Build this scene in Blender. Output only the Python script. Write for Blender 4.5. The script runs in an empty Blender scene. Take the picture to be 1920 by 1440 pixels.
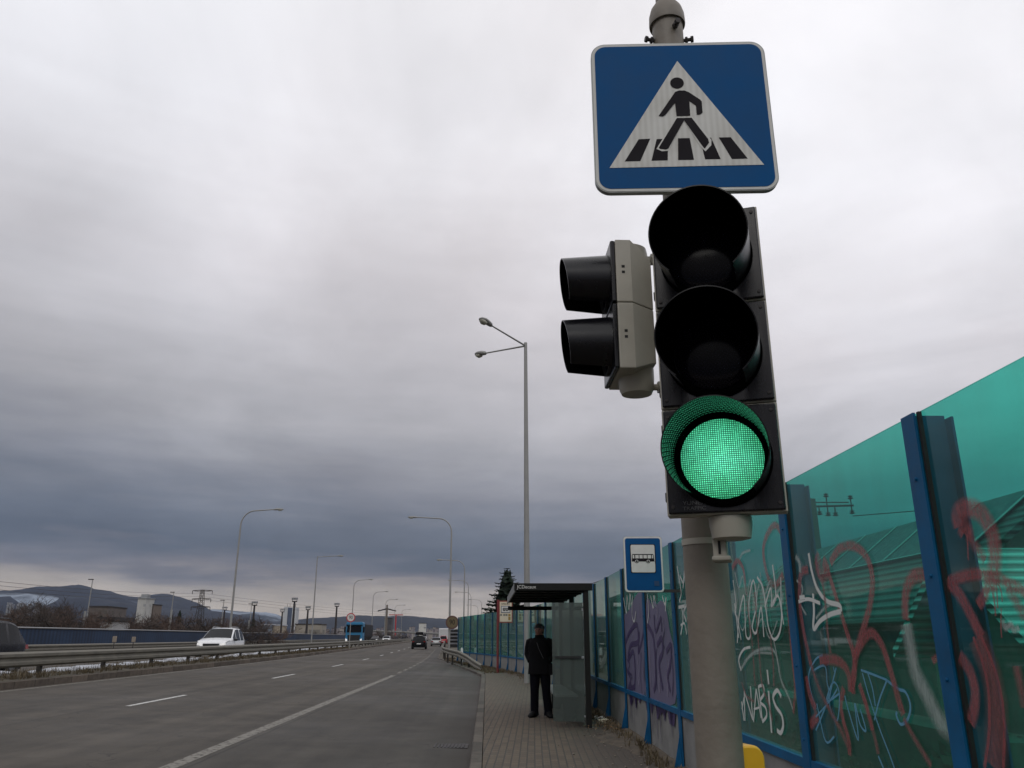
import bpy, bmesh, math, random
import numpy as np
from mathutils import Vector, Matrix
S = bpy.context.scene
COL = S.collection
R = math.radians
# ------------------------------------------------------------------ camera
PITCH, FPX, CH = R(17.6), 1497.0, 1.5
cam = bpy.data.cameras.new('camera'); camo = bpy.data.objects.new('camera', cam); COL.objects.link(camo)
camo.location = (0, 0, CH); camo.rotation_euler = (R(90) + PITCH, 0, 0)
cam.sensor_width = 36; cam.lens = 36 * FPX / 1920; cam.clip_start = 0.05; cam.clip_end = 30000
S.camera = camo
S.view_settings.view_transform = 'Standard'; S.view_settings.look = 'None'
S.view_settings.exposure = 0.0; S.view_settings.gamma = 1
try: S.cycles.use_denoising = True
except Exception: pass
S.cycles.max_bounces = 8; S.cycles.transparent_max_bounces = 24
# ------------------------------------------------------------------ world
def N(nt, t, **kw):
    n = nt.nodes.new(t)
    for k, v in kw.items(): setattr(n, k, v)
    return n
W = bpy.data.worlds.new('World'); S.world = W; W.use_nodes = True
nt = W.node_tree; nt.nodes.clear(); L = nt.links.new
def mth(nt, op, a, b=None, c=None, clamp=False):
    n = nt.nodes.new('ShaderNodeMath'); n.operation = op; n.use_clamp = clamp
    for i, v in enumerate((a, b, c)):
        if v is None: continue
        if isinstance(v, (int, float)): n.inputs[i].default_value = v
        else: nt.links.new(v, n.inputs[i])
    return n.outputs[0]
def ramp(nt, fac, stops, interp='LINEAR'):
    n = nt.nodes.new('ShaderNodeValToRGB'); cr = n.color_ramp; cr.interpolation = interp
    while len(cr.elements) < len(stops): cr.elements.new(0.5)
    for e, (p, c) in zip(cr.elements, stops):
        e.position = p; e.color = (*c, 1) if len(c) == 3 else c
    if fac is not None: nt.links.new(fac, n.inputs[0])
    return n.outputs[0]
def mixc(nt, fac, a, b, mode='MIX'):
    n = nt.nodes.new('ShaderNodeMix'); n.data_type = 'RGBA'; n.blend_type = mode
    for idx, v in ((0, fac), (6, a), (7, b)):
        if isinstance(v, (int, float)): n.inputs[idx].default_value = v
        elif isinstance(v, tuple): n.inputs[idx].default_value = (*v, 1)
        else: nt.links.new(v, n.inputs[idx])
    return n.outputs[2]
SUN_EL, SUN_AZ = R(38), R(200)     # azimuth from +Y clockwise: behind the camera, a little to the left
tc = N(nt, 'ShaderNodeTexCoord'); sp = N(nt, 'ShaderNodeSeparateXYZ'); L(tc.outputs['Generated'], sp.inputs[0])
X_, Y_, Z_ = sp.outputs
zz = mth(nt, 'MAXIMUM', Z_, 0.0)
den = mth(nt, 'ADD', zz, 0.20)
px_ = mth(nt, 'DIVIDE', X_, den); py_ = mth(nt, 'DIVIDE', Y_, den)
cb = N(nt, 'ShaderNodeCombineXYZ'); L(px_, cb.inputs[0]); L(mth(nt, 'MULTIPLY', py_, 0.8), cb.inputs[1])
rot = N(nt, 'ShaderNodeVectorRotate'); rot.rotation_type = 'Z_AXIS'; rot.inputs['Angle'].default_value = R(28)
L(cb.outputs[0], rot.inputs[0])
def wnoise(vec, scale, detail=5, rough=0.55, dist=0.0):
    n = N(nt, 'ShaderNodeTexNoise'); n.inputs['Scale'].default_value = scale; n.inputs['Detail'].default_value = detail
    n.inputs['Roughness'].default_value = rough; n.inputs['Distortion'].default_value = dist; L(vec, n.inputs['Vector']); return n.outputs[0]
n1 = wnoise(rot.outputs[0], 0.75, 6, 0.5, 0.4)
n2 = wnoise(rot.outputs[0], 2.3, 6, 0.5, 0.3)
n3 = wnoise(tc.outputs['Generated'], 2.2, 3, 0.5)
# wispy lower edge of the cloud deck
strv = N(nt, 'ShaderNodeMapping'); strv.inputs['Scale'].default_value = (4.0, 4.0, 34.0); L(tc.outputs['Generated'], strv.inputs[0])
n4 = wnoise(strv.outputs[0], 1.0, 5, 0.55, 0.2)
zw = mth(nt, 'ADD', zz, mth(nt, 'MULTIPLY', mth(nt, 'SUBTRACT', n4, 0.5), 0.075))
zw = mth(nt, 'ADD', zw, mth(nt, 'MULTIPLY', mth(nt, 'SUBTRACT', n1, 0.5), mth(nt, 'MULTIPLY', zz, 0.55)))
zw = mth(nt, 'ADD', zw, mth(nt, 'MULTIPLY', mth(nt, 'MULTIPLY', X_, 0.16), mth(nt, 'MULTIPLY', zz, 3.0, clamp=True)))
base = ramp(nt, zw, [(0.0, (.47, .43, .39)), (.030, (.48, .445, .41)), (.046, (.39, .365, .35)), (.062, (.21, .215, .25)),
                     (.080, (.125, .15, .195)), (.115, (.165, .19, .235)), (.16, (.29, .305, .345)), (.235, (.48, .485, .515)),
                     (.38, (.72, .715, .75)), (.54, (.93, .945, .99)), (1.0, (1.0, 1.02, 1.04))])
n5 = wnoise(rot.outputs[0], 1.5, 7, 0.58, 0.8)
puff = mth(nt, 'MULTIPLY', mth(nt, 'SUBTRACT', n5, 0.42), 3.2, clamp=True)
mod = mth(nt, 'ADD', 0.68, mth(nt, 'ADD', mth(nt, 'MULTIPLY', n2, 0.44), mth(nt, 'MULTIPLY', puff, 0.16)))
mod = mth(nt, 'MULTIPLY', mod, mth(nt, 'ADD', 0.88, mth(nt, 'MULTIPLY', n3, 0.24)))
mod = mth(nt, 'MULTIPLY', mod, mth(nt, 'ADD', 1.0, mth(nt, 'MULTIPLY', X_, 0.16)))
cv = N(nt, 'ShaderNodeCombineXYZ')
for i in range(3): L(mod, cv.inputs[i])
cloud = mixc(nt, 1.0, base, cv.outputs[0], 'MULTIPLY')
tint = mixc(nt, mth(nt, 'MULTIPLY', mth(nt, 'SUBTRACT', n1, 0.35), 1.4, clamp=True), (1.035, .99, .975), (.965, 1.0, 1.035))
cloud = mixc(nt, 1.0, cloud, tint, 'MULTIPLY')
sky = N(nt, 'ShaderNodeTexSky', sky_type='NISHITA', sun_disc=False); sky.sun_elevation = SUN_EL; sky.sun_rotation = SUN_AZ
bg1 = N(nt, 'ShaderNodeBackground'); L(sky.outputs[0], bg1.inputs[0]); bg1.inputs[1].default_value = 0.06
bg2 = N(nt, 'ShaderNodeBackground'); L(cloud, bg2.inputs[0]); bg2.inputs[1].default_value = 1.0
mx = N(nt, 'ShaderNodeMixShader'); mx.inputs[0].default_value = 0.96; L(bg1.outputs[0], mx.inputs[1]); L(bg2.outputs[0], mx.inputs[2])
wo = N(nt, 'ShaderNodeOutputWorld'); L(mx.outputs[0], wo.inputs[0])
# ------------------------------------------------------------------ sun (diffuse glow through the overcast)
sl = bpy.data.lights.new('sun', 'SUN'); sl.energy = 0.5; sl.angle = R(25); sl.color = (1, .96, .9)
so = bpy.data.objects.new('sun', sl); COL.objects.link(so)
sd = Vector((math.sin(SUN_AZ) * math.cos(SUN_EL), math.cos(SUN_AZ) * math.cos(SUN_EL), math.sin(SUN_EL)))
so.rotation_euler = sd.to_track_quat('Z', 'Y').to_euler(); so.location = (0, 0, 30)
# ------------------------------------------------------------------ helpers
CP, SP = math.cos(PITCH), math.sin(PITCH)
def ray(px, py):
    x = (px - 960) / FPX; y = (720 - py) / FPX
    return Vector((x, CP - y * SP, SP + y * CP))
def at(px, py, Y):
    d = ray(px, py); t = Y / d.y; return Vector((d.x * t, Y, CH + d.z * t))
class MB:
    def __init__(s): s.v = []; s.f = []; s.m = []; s.uv = {}
    def add(s, vs, fs, mi=0, uvs=None):
        o = len(s.v); s.v += [Vector(v) for v in vs]
        for k, f in enumerate(fs):
            s.f.append([i + o for i in f]); s.m.append(mi)
        if uvs:
            for i, u in enumerate(uvs): s.uv[o + i] = u
        return s
    def box(s, a, b, mi=0, M=None):
        (x0, y0, z0), (x1, y1, z1) = a, b
        v = [Vector(p) for p in ((x0,y0,z0),(x1,y0,z0),(x1,y1,z0),(x0,y1,z0),(x0,y0,z1),(x1,y0,z1),(x1,y1,z1),(x0,y1,z1))]
        if M: v = [M @ p for p in v]
        return s.add(v, [(0,3,2,1),(4,5,6,7),(0,1,5,4),(1,2,6,5),(2,3,7,6),(3,0,4,7)], mi)
    def tube(s, pts, rad, n=10, mi=0, cap=True):
        pts = [Vector(p) for p in pts]
        if isinstance(rad, (int, float)): rad = [rad] * len(pts)
        vs = []; prev = None
        for i, p in enumerate(pts):
            d = (pts[min(i+1, len(pts)-1)] - pts[max(i-1, 0)])
            if d.length < 1e-9: d = Vector((0,0,1))
            d.normalize()
            if prev is None:
                a = Vector((1,0,0)) if abs(d.x) < .9 else Vector((0,1,0))
            else: a = prev
            a = (a - d * a.dot(d))
            if a.length < 1e-6: a = d.orthogonal()
            a.normalize(); prev = a; b = d.cross(a)
            for k in range(n):
                t = 2*math.pi*k/n; vs.append(p + (a*math.cos(t) + b*math.sin(t))*rad[i])
        fs = []
        for i in range(len(pts)-1):
            for k in range(n):
                k2 = (k+1) % n; fs.append((i*n+k, i*n+k2, (i+1)*n+k2, (i+1)*n+k))
        if cap:
            fs.append(tuple(reversed(range(n)))); e = (len(pts)-1)*n; fs.append(tuple(range(e, e+n)))
        return s.add(vs, fs, mi)
    def lathe(s, prof, n=32, axis='Z', c=(0,0,0), mi=0, cap=False):
        vs = []; c = Vector(c)
        for (r, h) in prof:
            for k in range(n):
                t = 2*math.pi*k/n; a, b = r*math.cos(t), r*math.sin(t)
                p = {'Z': (a, b, h), 'Y': (a, h, b), 'X': (h, a, b)}[axis]; vs.append(c + Vector(p))
        fs = [(i*n+k, i*n+(k+1)%n, (i+1)*n+(k+1)%n, (i+1)*n+k) for i in range(len(prof)-1) for k in range(n)]
        if cap: fs += [tuple(reversed(range(n))), tuple(range((len(prof)-1)*n, len(prof)*n))]
        return s.add(vs, fs, mi)
    def prism(s, poly, d0, d1, fn=None, mi=0):   # poly in (x,z), extruded along y from d0 to d1
        n = len(poly); vs = [(x, d0, z) for x, z in poly] + [(x, d1, z) for x, z in poly]
        if fn: vs = [fn(*v) for v in vs]
        return s.add(vs, [tuple(range(n)), tuple(reversed(range(n, 2*n)))] + [(i, i+n, (i+1)%n+n, (i+1)%n) for i in range(n)], mi)
    def blob(s, c, r, sub=2, jit=0.15, rng=None, sc=(1,1,1), mi=0):
        bm = bmesh.new(); bmesh.ops.create_icosphere(bm, subdivisions=sub, radius=1)
        rng = rng or random.Random(1); vs = []
        for v in bm.verts:
            k = r * (1 + rng.uniform(-jit, jit)); vs.append(Vector((v.co.x*k*sc[0]+c[0], v.co.y*k*sc[1]+c[1], v.co.z*k*sc[2]+c[2])))
        fs = [tuple(v.index for v in f.verts) for f in bm.faces]; bm.free()
        return s.add(vs, fs, mi)
    def build(s, name, mats, parent=None, smooth=False, bevel=0, sharp=35, loc=None):
        me = bpy.data.meshes.new(name); me.from_pydata([tuple(v) for v in s.v], [], s.f)
        if not isinstance(mats, (list, tuple)): mats = [mats]
        for m in mats: me.materials.append(m)
        for p, mi in zip(me.polygons, s.m): p.material_index = mi
        if s.uv:
            ul = me.uv_layers.new(name='UVMap')
            for lp in me.loops: ul.data[lp.index].uv = s.uv.get(lp.vertex_index, (0, 0))
        bm = bmesh.new(); bm.from_mesh(me); bmesh.ops.recalc_face_normals(bm, faces=bm.faces); bm.to_mesh(me); bm.free()
        me.update()
        if smooth:
            for p in me.polygons: p.use_smooth = True
            try: me.set_sharp_from_angle(angle=R(sharp))
            except Exception: pass
        o = bpy.data.objects.new(name, me); COL.objects.link(o)
        if parent: o.parent = parent
        if loc: o.location = loc
        if bevel:
            b = o.modifiers.new('bevel', 'BEVEL'); b.width = bevel; b.segments = 2; b.limit_method = 'ANGLE'; b.angle_limit = R(40)
        return o
def tag(o, label, cat, group=None, kind=None):
    if label: o['label'] = label
    if cat: o['category'] = cat
    if group: o['group'] = group
    if kind: o['kind'] = kind
    return o
def thing(name, label, cat, loc=(0,0,0), rz=0, group=None):
    o = bpy.data.objects.new(name, None); COL.objects.link(o); o.location = loc; o.rotation_euler = (0, 0, rz)
    o.empty_display_size = .1
    return tag(o, label, cat, group)
def struct(mb, name, mats, **kw):
    o = mb.build(name, mats, **kw); o['kind'] = 'structure'; return o
def dup(root, loc, rz=0, sc=1.0, label=None):
    r = root.copy(); COL.objects.link(r); r.location = loc; r.rotation_euler = (0, 0, rz); r.scale = (sc, sc, sc) if not isinstance(sc, tuple) else sc
    if label: r['label'] = label
    for ch in list(root.children):
        c = ch.copy(); COL.objects.link(c); c.parent = r
        for g in list(ch.children):
            d = g.copy(); COL.objects.link(d); d.parent = c
    return r
# ------------------------------------------------------------------ materials
def mat(name, col, rough=0.6, metal=0.0, var=0.15, vscale=6.0, bump=0.0, bscale=40.0, spec=0.5, col2=None, emis=None, est=0.0, coat=0.0, coord='Object'):
    m = bpy.data.materials.new(name); m.use_nodes = True; t = m.node_tree; b = t.nodes['Principled BSDF']
    b.inputs['Roughness'].default_value = rough; b.inputs['Metallic'].default_value = metal
    b.inputs['Specular IOR Level'].default_value = spec; b.inputs['Coat Weight'].default_value = coat
    tcn = t.nodes.new('ShaderNodeTexCoord')
    nz = t.nodes.new('ShaderNodeTexNoise'); nz.inputs['Scale'].default_value = vscale; nz.inputs['Detail'].default_value = 6
    nz.inputs['Roughness'].default_value = .62
    t.links.new(tcn.outputs[coord], nz.inputs['Vector'])
    c2 = col2 or tuple(c * (1 - var) for c in col); c1 = tuple(min(1, c * (1 + var)) for c in col) if not col2 else col
    t.links.new(ramp(t, nz.outputs[0], [(.32, c2), (.68, c1)]), b.inputs['Base Color'])
    mr = t.nodes.new('ShaderNodeMapRange'); mr.inputs[1].default_value = .3; mr.inputs[2].default_value = .7; mr.inputs[3].default_value = rough*.8; mr.inputs[4].default_value = min(1, rough*1.35)
    t.links.new(nz.outputs[0], mr.inputs[0]); t.links.new(mr.outputs[0], b.inputs['Roughness'])
    if emis: b.inputs['Emission Color'].default_value = (*emis, 1); b.inputs['Emission Strength'].default_value = est
    if bump:
        n2 = t.nodes.new('ShaderNodeTexNoise'); n2.inputs['Scale'].default_value = bscale; n2.inputs['Detail'].default_value = 4
        t.links.new(tcn.outputs[coord], n2.inputs['Vector'])
        bp = t.nodes.new('ShaderNodeBump'); bp.inputs['Strength'].default_value = bump; bp.inputs['Distance'].default_value = .01
        t.links.new(n2.outputs[0], bp.inputs['Height']); t.links.new(bp.outputs[0], b.inputs['Normal'])
    return m
black_gloss = mat('black_gloss', (.005,.005,.007), .24, var=.2, spec=.35)
black_matt = mat('black_matt', (.014,.014,.015), .65, bump=.15)
black_inner = mat('black_inner', (.0015,.0015,.0015), .9, spec=0)
beige = mat('beige_plastic', (.37,.35,.295), .42, var=.08, vscale=9, bump=.04)
pole_m = mat('pole_paint', (.185,.162,.132), .55, var=.14, vscale=5, bump=.22, bscale=45)
steel = mat('galvanised', (.33,.34,.35), .45, .55, var=.15, vscale=8)
lamp_steel = mat('lamp_steel', (.30,.30,.29), .55, .3, var=.12, vscale=2)
dark_iron = mat('dark_iron', (.05,.045,.045), .6, .4, var=.3)
rust = mat('rusty', (.16,.09,.06), .8, .2, var=.35)
sign_white = mat('sign_white', (.60,.60,.57), .45, var=.05, vscale=14, spec=.15)
sign_blue = mat('sign_blue', (.003,.068,.205), .5, var=.08, vscale=7, spec=.12)
sign_black = mat('sign_black', (.012,.010,.013), .6, spec=.12)
sign_back = mat('sign_edge', (.30,.31,.30), .5, .4)
red_paint = mat('red_paint', (.42,.03,.035), .4)
yellow_p = mat('yellow_plastic', (.75,.40,.02), .38, var=.08)
barrier_blue = mat('barrier_blue', (.003,.085,.205), .5, var=.22, vscale=3, bump=.05, spec=.25)
rubber = mat('rubber', (.008,.008,.008), .7)
concrete = mat('barrier_concrete', (.20,.20,.195), .85, var=.2, vscale=3, bump=.5, bscale=60)
white_pl = mat('white_plastic', (.75,.75,.73), .4)
snow = mat('snow', (.42,.44,.48), .7, var=.08, bump=.3)
glass_dark = mat('car_glass', (.006,.007,.009), .08, spec=.12)
tyre_m = mat('tyre', (.018,.018,.018), .85)
rim_m = mat('wheel_rim', (.25,.25,.26), .35, .8)
lens_red = mat('tail_lens', (.12,.008,.008), .2, emis=(1,.05,.03), est=.04)
lens_head = mat('head_lens', (.8,.8,.82), .12, emis=(1,.97,.9), est=.35)
chrome = mat('chrome', (.6,.6,.6), .2, .9)
def glassmat(name, tcol, diff, dfac, gloss_rough=.03, ior=1.5, streak=0.0, film=0.0):
    m = bpy.data.materials.new(name); m.use_nodes = True; t = m.node_tree; t.nodes.clear(); l = t.links.new
    tr = N(t, 'ShaderNodeBsdfTransparent'); tr.inputs[0].default_value = (*tcol, 1)
    df = N(t, 'ShaderNodeBsdfDiffuse'); df.inputs[0].default_value = (*diff, 1)
    tcn = N(t, 'ShaderNodeTexCoord'); mp = N(t, 'ShaderNodeMapping'); mp.inputs['Scale'].default_value = (2.2, 2.2, .35); l(tcn.outputs['Object'], mp.inputs[0])
    nz = N(t, 'ShaderNodeTexNoise'); nz.inputs['Scale'].default_value = 2.0; nz.inputs['Detail'].default_value = 8; nz.inputs['Roughness'].default_value = .65; l(mp.outputs[0], nz.inputs['Vector'])
    f = mth(t, 'MULTIPLY', mth(t, 'POWER', nz.outputs[0], 2.0), dfac * 4, clamp=True) if streak == 0 else mth(t, 'ADD', dfac, mth(t, 'MULTIPLY', nz.outputs[0], streak), clamp=True)
    lwt = N(t, 'ShaderNodeLayerWeight'); lwt.inputs[0].default_value = .5
    f = mth(t, 'ADD', f, mth(t, 'MULTIPLY', mth(t, 'POWER', lwt.outputs['Facing'], 5.0), film), clamp=True)
    m1 = N(t, 'ShaderNodeMixShader'); l(f, m1.inputs[0]); l(tr.outputs[0], m1.inputs[1]); l(df.outputs[0], m1.inputs[2])
    gl = N(t, 'ShaderNodeBsdfGlossy'); gl.inputs['Roughness'].default_value = gloss_rough; gl.inputs[0].default_value = (.8,.9,.88,1)
    lw = N(t, 'ShaderNodeFresnel'); lw.inputs[0].default_value = ior
    m2 = N(t, 'ShaderNodeMixShader'); geo = N(t, 'ShaderNodeNewGeometry'); l(mth(t, 'MULTIPLY', mth(t, 'MULTIPLY', lw.outputs[0], .9), mth(t, 'SUBTRACT', 1.0, geo.outputs['Backfacing'])), m2.inputs[0]); l(m1.outputs[0], m2.inputs[1]); l(gl.outputs[0], m2.inputs[2])
    o = N(t, 'ShaderNodeOutputMaterial'); l(m2.outputs[0], o.inputs[0]); return m
green_glass = glassmat('green_acrylic', (.275,.79,.70), (.20,.33,.28), .045, film=.95)
frost_glass = glassmat('frosted_glass', (.56,.60,.58), (.17,.20,.19), .20, .12, streak=.25)
clear_glass = glassmat('clear_glass', (.86,.9,.88), (.3,.33,.32), .02)
def spray(name, col, alpha=.9, streak=.5, soft=.25, solid=False, hollow=0.0):
    m = bpy.data.materials.new(name); m.use_nodes = True; t = m.node_tree; t.nodes.clear(); l = t.links.new
    uv = N(t, 'ShaderNodeUVMap'); s_ = N(t, 'ShaderNodeSeparateXYZ'); l(uv.outputs[0], s_.inputs[0])
    e = mth(t, 'SUBTRACT', 1.0, mth(t, 'ABSOLUTE', mth(t, 'MULTIPLY', mth(t, 'SUBTRACT', s_.outputs[1], .5), 2.0)))
    core_ = mth(t, 'MULTIPLY', mth(t, 'SUBTRACT', e, .45), 3.0, clamp=True)
    e = mth(t, 'DIVIDE', e, soft, clamp=True)
    e = mth(t, 'MULTIPLY', e, mth(t, 'SUBTRACT', 1.0, mth(t, 'MULTIPLY', core_, hollow)))
    tcn = N(t, 'ShaderNodeTexCoord'); mp = N(t, 'ShaderNodeMapping'); mp.inputs['Scale'].default_value = (30, 30, 7); l(tcn.outputs['Object'], mp.inputs[0])
    nz = N(t, 'ShaderNodeTexNoise'); nz.inputs['Scale'].default_value = 1.6; nz.inputs['Detail'].default_value = 6; nz.inputs['Roughness'].default_value=.7; l(mp.outputs[0], nz.inputs['Vector'])
    nn = mth(t, 'MULTIPLY', mth(t, 'SUBTRACT', nz.outputs[0], .28), 3.0, clamp=True)
    n5 = N(t, 'ShaderNodeTexNoise'); n5.inputs['Scale'].default_value = 5; l(tcn.outputs['Object'], n5.inputs['Vector'])
    big = mth(t, 'MULTIPLY', mth(t, 'SUBTRACT', n5.outputs[0], .1), 3.5, clamp=True)
    if solid: big = mth(t, 'ADD', mth(t, 'MULTIPLY', big, .05), .95)
    a = mth(t, 'MULTIPLY', mth(t, 'ADD', mth(t, 'MULTIPLY', nn, streak), 1 - streak), mth(t, 'MULTIPLY', big, alpha))
    a = mth(t, 'MULTIPLY', a, e, clamp=True)
    tr = N(t, 'ShaderNodeBsdfTransparent'); pb = N(t, 'ShaderNodeBsdfPrincipled'); pb.inputs['Base Color'].default_value = (*col, 1); pb.inputs['Roughness'].default_value = .5
    mx_ = N(t, 'ShaderNodeMixShader'); l(a, mx_.inputs[0]); l(tr.outputs[0], mx_.inputs[1]); l(pb.outputs[0], mx_.inputs[2])
    o = N(t, 'ShaderNodeOutputMaterial'); l(mx_.outputs[0], o.inputs[0]); return m
def film_mat():
    m = bpy.data.materials.new('reflective_film'); m.use_nodes = True; t = m.node_tree; l = t.links.new; b = t.nodes['Principled BSDF']
    tcn = N(t, 'ShaderNodeTexCoord'); s_ = N(t, 'ShaderNodeSeparateXYZ'); l(tcn.outputs['Object'], s_.inputs[0])
    w = mth(t, 'SINE', mth(t, 'MULTIPLY', s_.outputs[0], 2*math.pi/.018)); n = N(t, 'ShaderNodeTexNoise'); n.inputs['Scale'].default_value = 9; n.inputs['Detail'].default_value = 8; l(tcn.outputs['Object'], n.inputs['Vector'])
    f = mth(t, 'ADD', mth(t, 'MULTIPLY', w, .10), n.outputs[0]); l(ramp(t, f, [(.25, (.50,.495,.46)), (.7, (.64,.64,.61))]), b.inputs['Base Color']); b.inputs['Roughness'].default_value = .5; b.inputs['Specular IOR Level'].default_value = .15; return m
film = film_mat()
# --- ground materials
def road_mat(name, base, damp=.0, grime=False):
    m = bpy.data.materials.new(name); m.use_nodes = True; t = m.node_tree; l = t.links.new; b = t.nodes['Principled BSDF']
    tcn = N(t, 'ShaderNodeTexCoord'); uv = N(t, 'ShaderNodeUVMap')
    def nz(sc, vec, det=6, ro=.6):
        n = N(t, 'ShaderNodeTexNoise'); n.inputs['Scale'].default_value = sc; n.inputs['Detail'].default_value = det; n.inputs['Roughness'].default_value = ro; l(vec, n.inputs['Vector']); return n.outputs[0]
    mp = N(t, 'ShaderNodeMapping'); mp.inputs['Scale'].default_value = (1.5, .035, 1); l(uv.outputs[0], mp.inputs[0])
    tracks = nz(1.0, mp.outputs[0], 4); fine = nz(70, tcn.outputs['Object'], 3); mid = nz(1.1, tcn.outputs['Object'], 8, .65); big = nz(.18, tcn.outputs['Object'], 4)
    f = mth(t, 'ADD', mth(t, 'MULTIPLY', tracks, .5), mth(t, 'MULTIPLY', mid, .5))
    c = ramp(t, f, [(.36, tuple(x*.50 for x in base)), (.5, base), (.64, tuple(x*1.6 for x in base))])
    c = mixc(t, mth(t, 'MULTIPLY', fine, .35), c, tuple(x*.5 for x in base))
    # cracks
    vo = N(t, 'ShaderNodeTexVoronoi'); vo.feature = 'DISTANCE_TO_EDGE'; vo.inputs['Scale'].default_value = .33
    wv = N(t, 'ShaderNodeVectorMath'); wv.operation = 'ADD'
    nzc = N(t, 'ShaderNodeTexNoise'); nzc.inputs['Scale'].default_value = 1.4; nzc.inputs['Detail'].default_value = 5; l(tcn.outputs['Object'], nzc.inputs['Vector'])
    sc_ = N(t, 'ShaderNodeVectorMath'); sc_.operation = 'SCALE'; sc_.inputs['Scale'].default_value = 1.6; l(nzc.outputs['Color'], sc_.inputs[0])
    l(tcn.outputs['Object'], wv.inputs[0]); l(sc_.outputs[0], wv.inputs[1]); l(wv.outputs[0], vo.inputs['Vector'])
    ck = mth(t, 'LESS_THAN', vo.outputs['Distance'], .0045)
    ck = mth(t, 'MULTIPLY', ck, mth(t, 'GREATER_THAN', big, .44))
    c = mixc(t, mth(t, 'MULTIPLY', ck, .7), c, tuple(x*.28 for x in base))
    sxx = N(t, 'ShaderNodeSeparateXYZ'); l(uv.outputs[0], sxx.inputs[0])
    wob = mth(t, 'MULTIPLY', mth(t, 'SUBTRACT', mid, .5), .10)
    for sc_u in (3.42, 7.72, 9.9):
        sm = mth(t, 'LESS_THAN', mth(t, 'ABSOLUTE', mth(t, 'SUBTRACT', mth(t, 'ADD', sxx.outputs[0], wob), sc_u)), .022)
        c = mixc(t, mth(t, 'MULTIPLY', sm, .6), c, tuple(x*.3 for x in base))
    pt = mth(t, 'LESS_THAN', mth(t, 'FRACT', mth(t, 'MULTIPLY', mth(t, 'ADD', sxx.outputs[1], mth(t, 'MULTIPLY', wob, 2)), 1/9.3)), .0045)
    c = mixc(t, mth(t, 'MULTIPLY', pt, .55), c, tuple(x*.3 for x in base))
    oil = mth(t, 'MULTIPLY', mth(t, 'SUBTRACT', nz(.55, tcn.outputs['Object'], 7, .7), .56), 7, clamp=True)
    c = mixc(t, mth(t, 'MULTIPLY', oil, .5), c, tuple(x*.42 for x in base))
    if grime:
        sx = N(t, 'ShaderNodeSeparateXYZ'); l(uv.outputs[0], sx.inputs[0])
        gg = mth(t, 'SUBTRACT', 1.0, mth(t, 'DIVIDE', sx.outputs[0], mth(t, 'ADD', .15, mth(t, 'MULTIPLY', mid, .9))), clamp=True)
        c = mixc(t, mth(t, 'MULTIPLY', gg, .8), c, (.028,.022,.016))
    l(c, b.inputs['Base Color'])
    wet = mth(t, 'MULTIPLY', mth(t, 'SUBTRACT', big, .42), 4, clamp=True)
    l(mth(t, 'SUBTRACT', .72 - damp, mth(t, 'MULTIPLY', wet, .12)), b.inputs['Roughness'])
    b.inputs['Specular IOR Level'].default_value = .25
    bp = N(t, 'ShaderNodeBump'); bp.inputs['Strength'].default_value = .5; bp.inputs['Distance'].default_value = .006
    l(mth(t, 'ADD', fine, mth(t, 'MULTIPLY', mid, .6)), bp.inputs['Height']); l(bp.outputs[0], b.inputs['Normal']); return m
asphalt = road_mat('asphalt', (.062,.053,.042), .0)
asphalt_bay = road_mat('asphalt_bay', (.050,.044,.036), .04, True)
def paver_mat():
    m = bpy.data.materials.new('block_paving'); m.use_nodes = True; t = m.node_tree; l = t.links.new; b = t.nodes['Principled BSDF']
    tcn = N(t, 'ShaderNodeTexCoord'); br = N(t, 'ShaderNodeTexBrick'); l(tcn.outputs['Object'], br.inputs['Vector'])
    mpv = N(t, 'ShaderNodeMapping'); mpv.inputs['Rotation'].default_value = (0, 0, R(91.5)); l(tcn.outputs['Object'], mpv.inputs[0]); l(mpv.outputs[0], br.inputs['Vector'])
    br.inputs['Scale'].default_value = 1.0; br.inputs['Brick Width'].default_value = .20; br.inputs['Row Height'].default_value = .10
    br.inputs['Mortar Size'].default_value = .009; br.inputs['Mortar Smooth'].default_value = .3
    br.inputs['Color1'].default_value = (.125,.09,.058,1); br.inputs['Color2'].default_value = (.073,.052,.036,1); br.inputs['Mortar'].default_value = (.035,.03,.025,1); br.inputs['Bias'].default_value = -.2
    n = N(t, 'ShaderNodeTexNoise'); n.inputs['Scale'].default_value = .9; n.inputs['Detail'].default_value = 8; n.inputs['Roughness'].default_value = .65; l(tcn.outputs['Object'], n.inputs['Vector'])
    dirt = mth(t, 'MULTIPLY', mth(t, 'SUBTRACT', n.outputs[0], .42), 3.2, clamp=True)
    # soil washes in from the barrier side
    sx = N(t, 'ShaderNodeSeparateXYZ'); l(tcn.outputs['Object'], sx.inputs[0])
    side = mth(t, 'MULTIPLY', mth(t, 'SUBTRACT', mth(t, 'ADD', sx.outputs[0], mth(t, 'MULTIPLY', n.outputs[0], 1.3)), 1.30), 1.4, clamp=True)
    c = mixc(t, mth(t, 'MULTIPLY', dirt, .45), br.outputs['Color'], (.085,.07,.056))
    c = mixc(t, mth(t, 'MULTIPLY', side, .85), c, (.055,.043,.033))
    n2 = N(t, 'ShaderNodeTexNoise'); n2.inputs['Scale'].default_value = 90; l(tcn.outputs['Object'], n2.inputs['Vector'])
    c = mixc(t, mth(t, 'MULTIPLY', n2.outputs[0], .4), c, (.07,.06,.05))
    l(c, b.inputs['Base Color']); b.inputs['Roughness'].default_value = .8
    bp = N(t, 'ShaderNodeBump'); bp.inputs['Strength'].default_value = .6; bp.inputs['Distance'].default_value = .008
    l(mth(t, 'ADD', br.outputs['Fac'], mth(t, 'MULTIPLY', n2.outputs[0], -.4)), bp.inputs['Height']); bp.invert = True; l(bp.outputs[0], b.inputs['Normal']); return m
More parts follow.
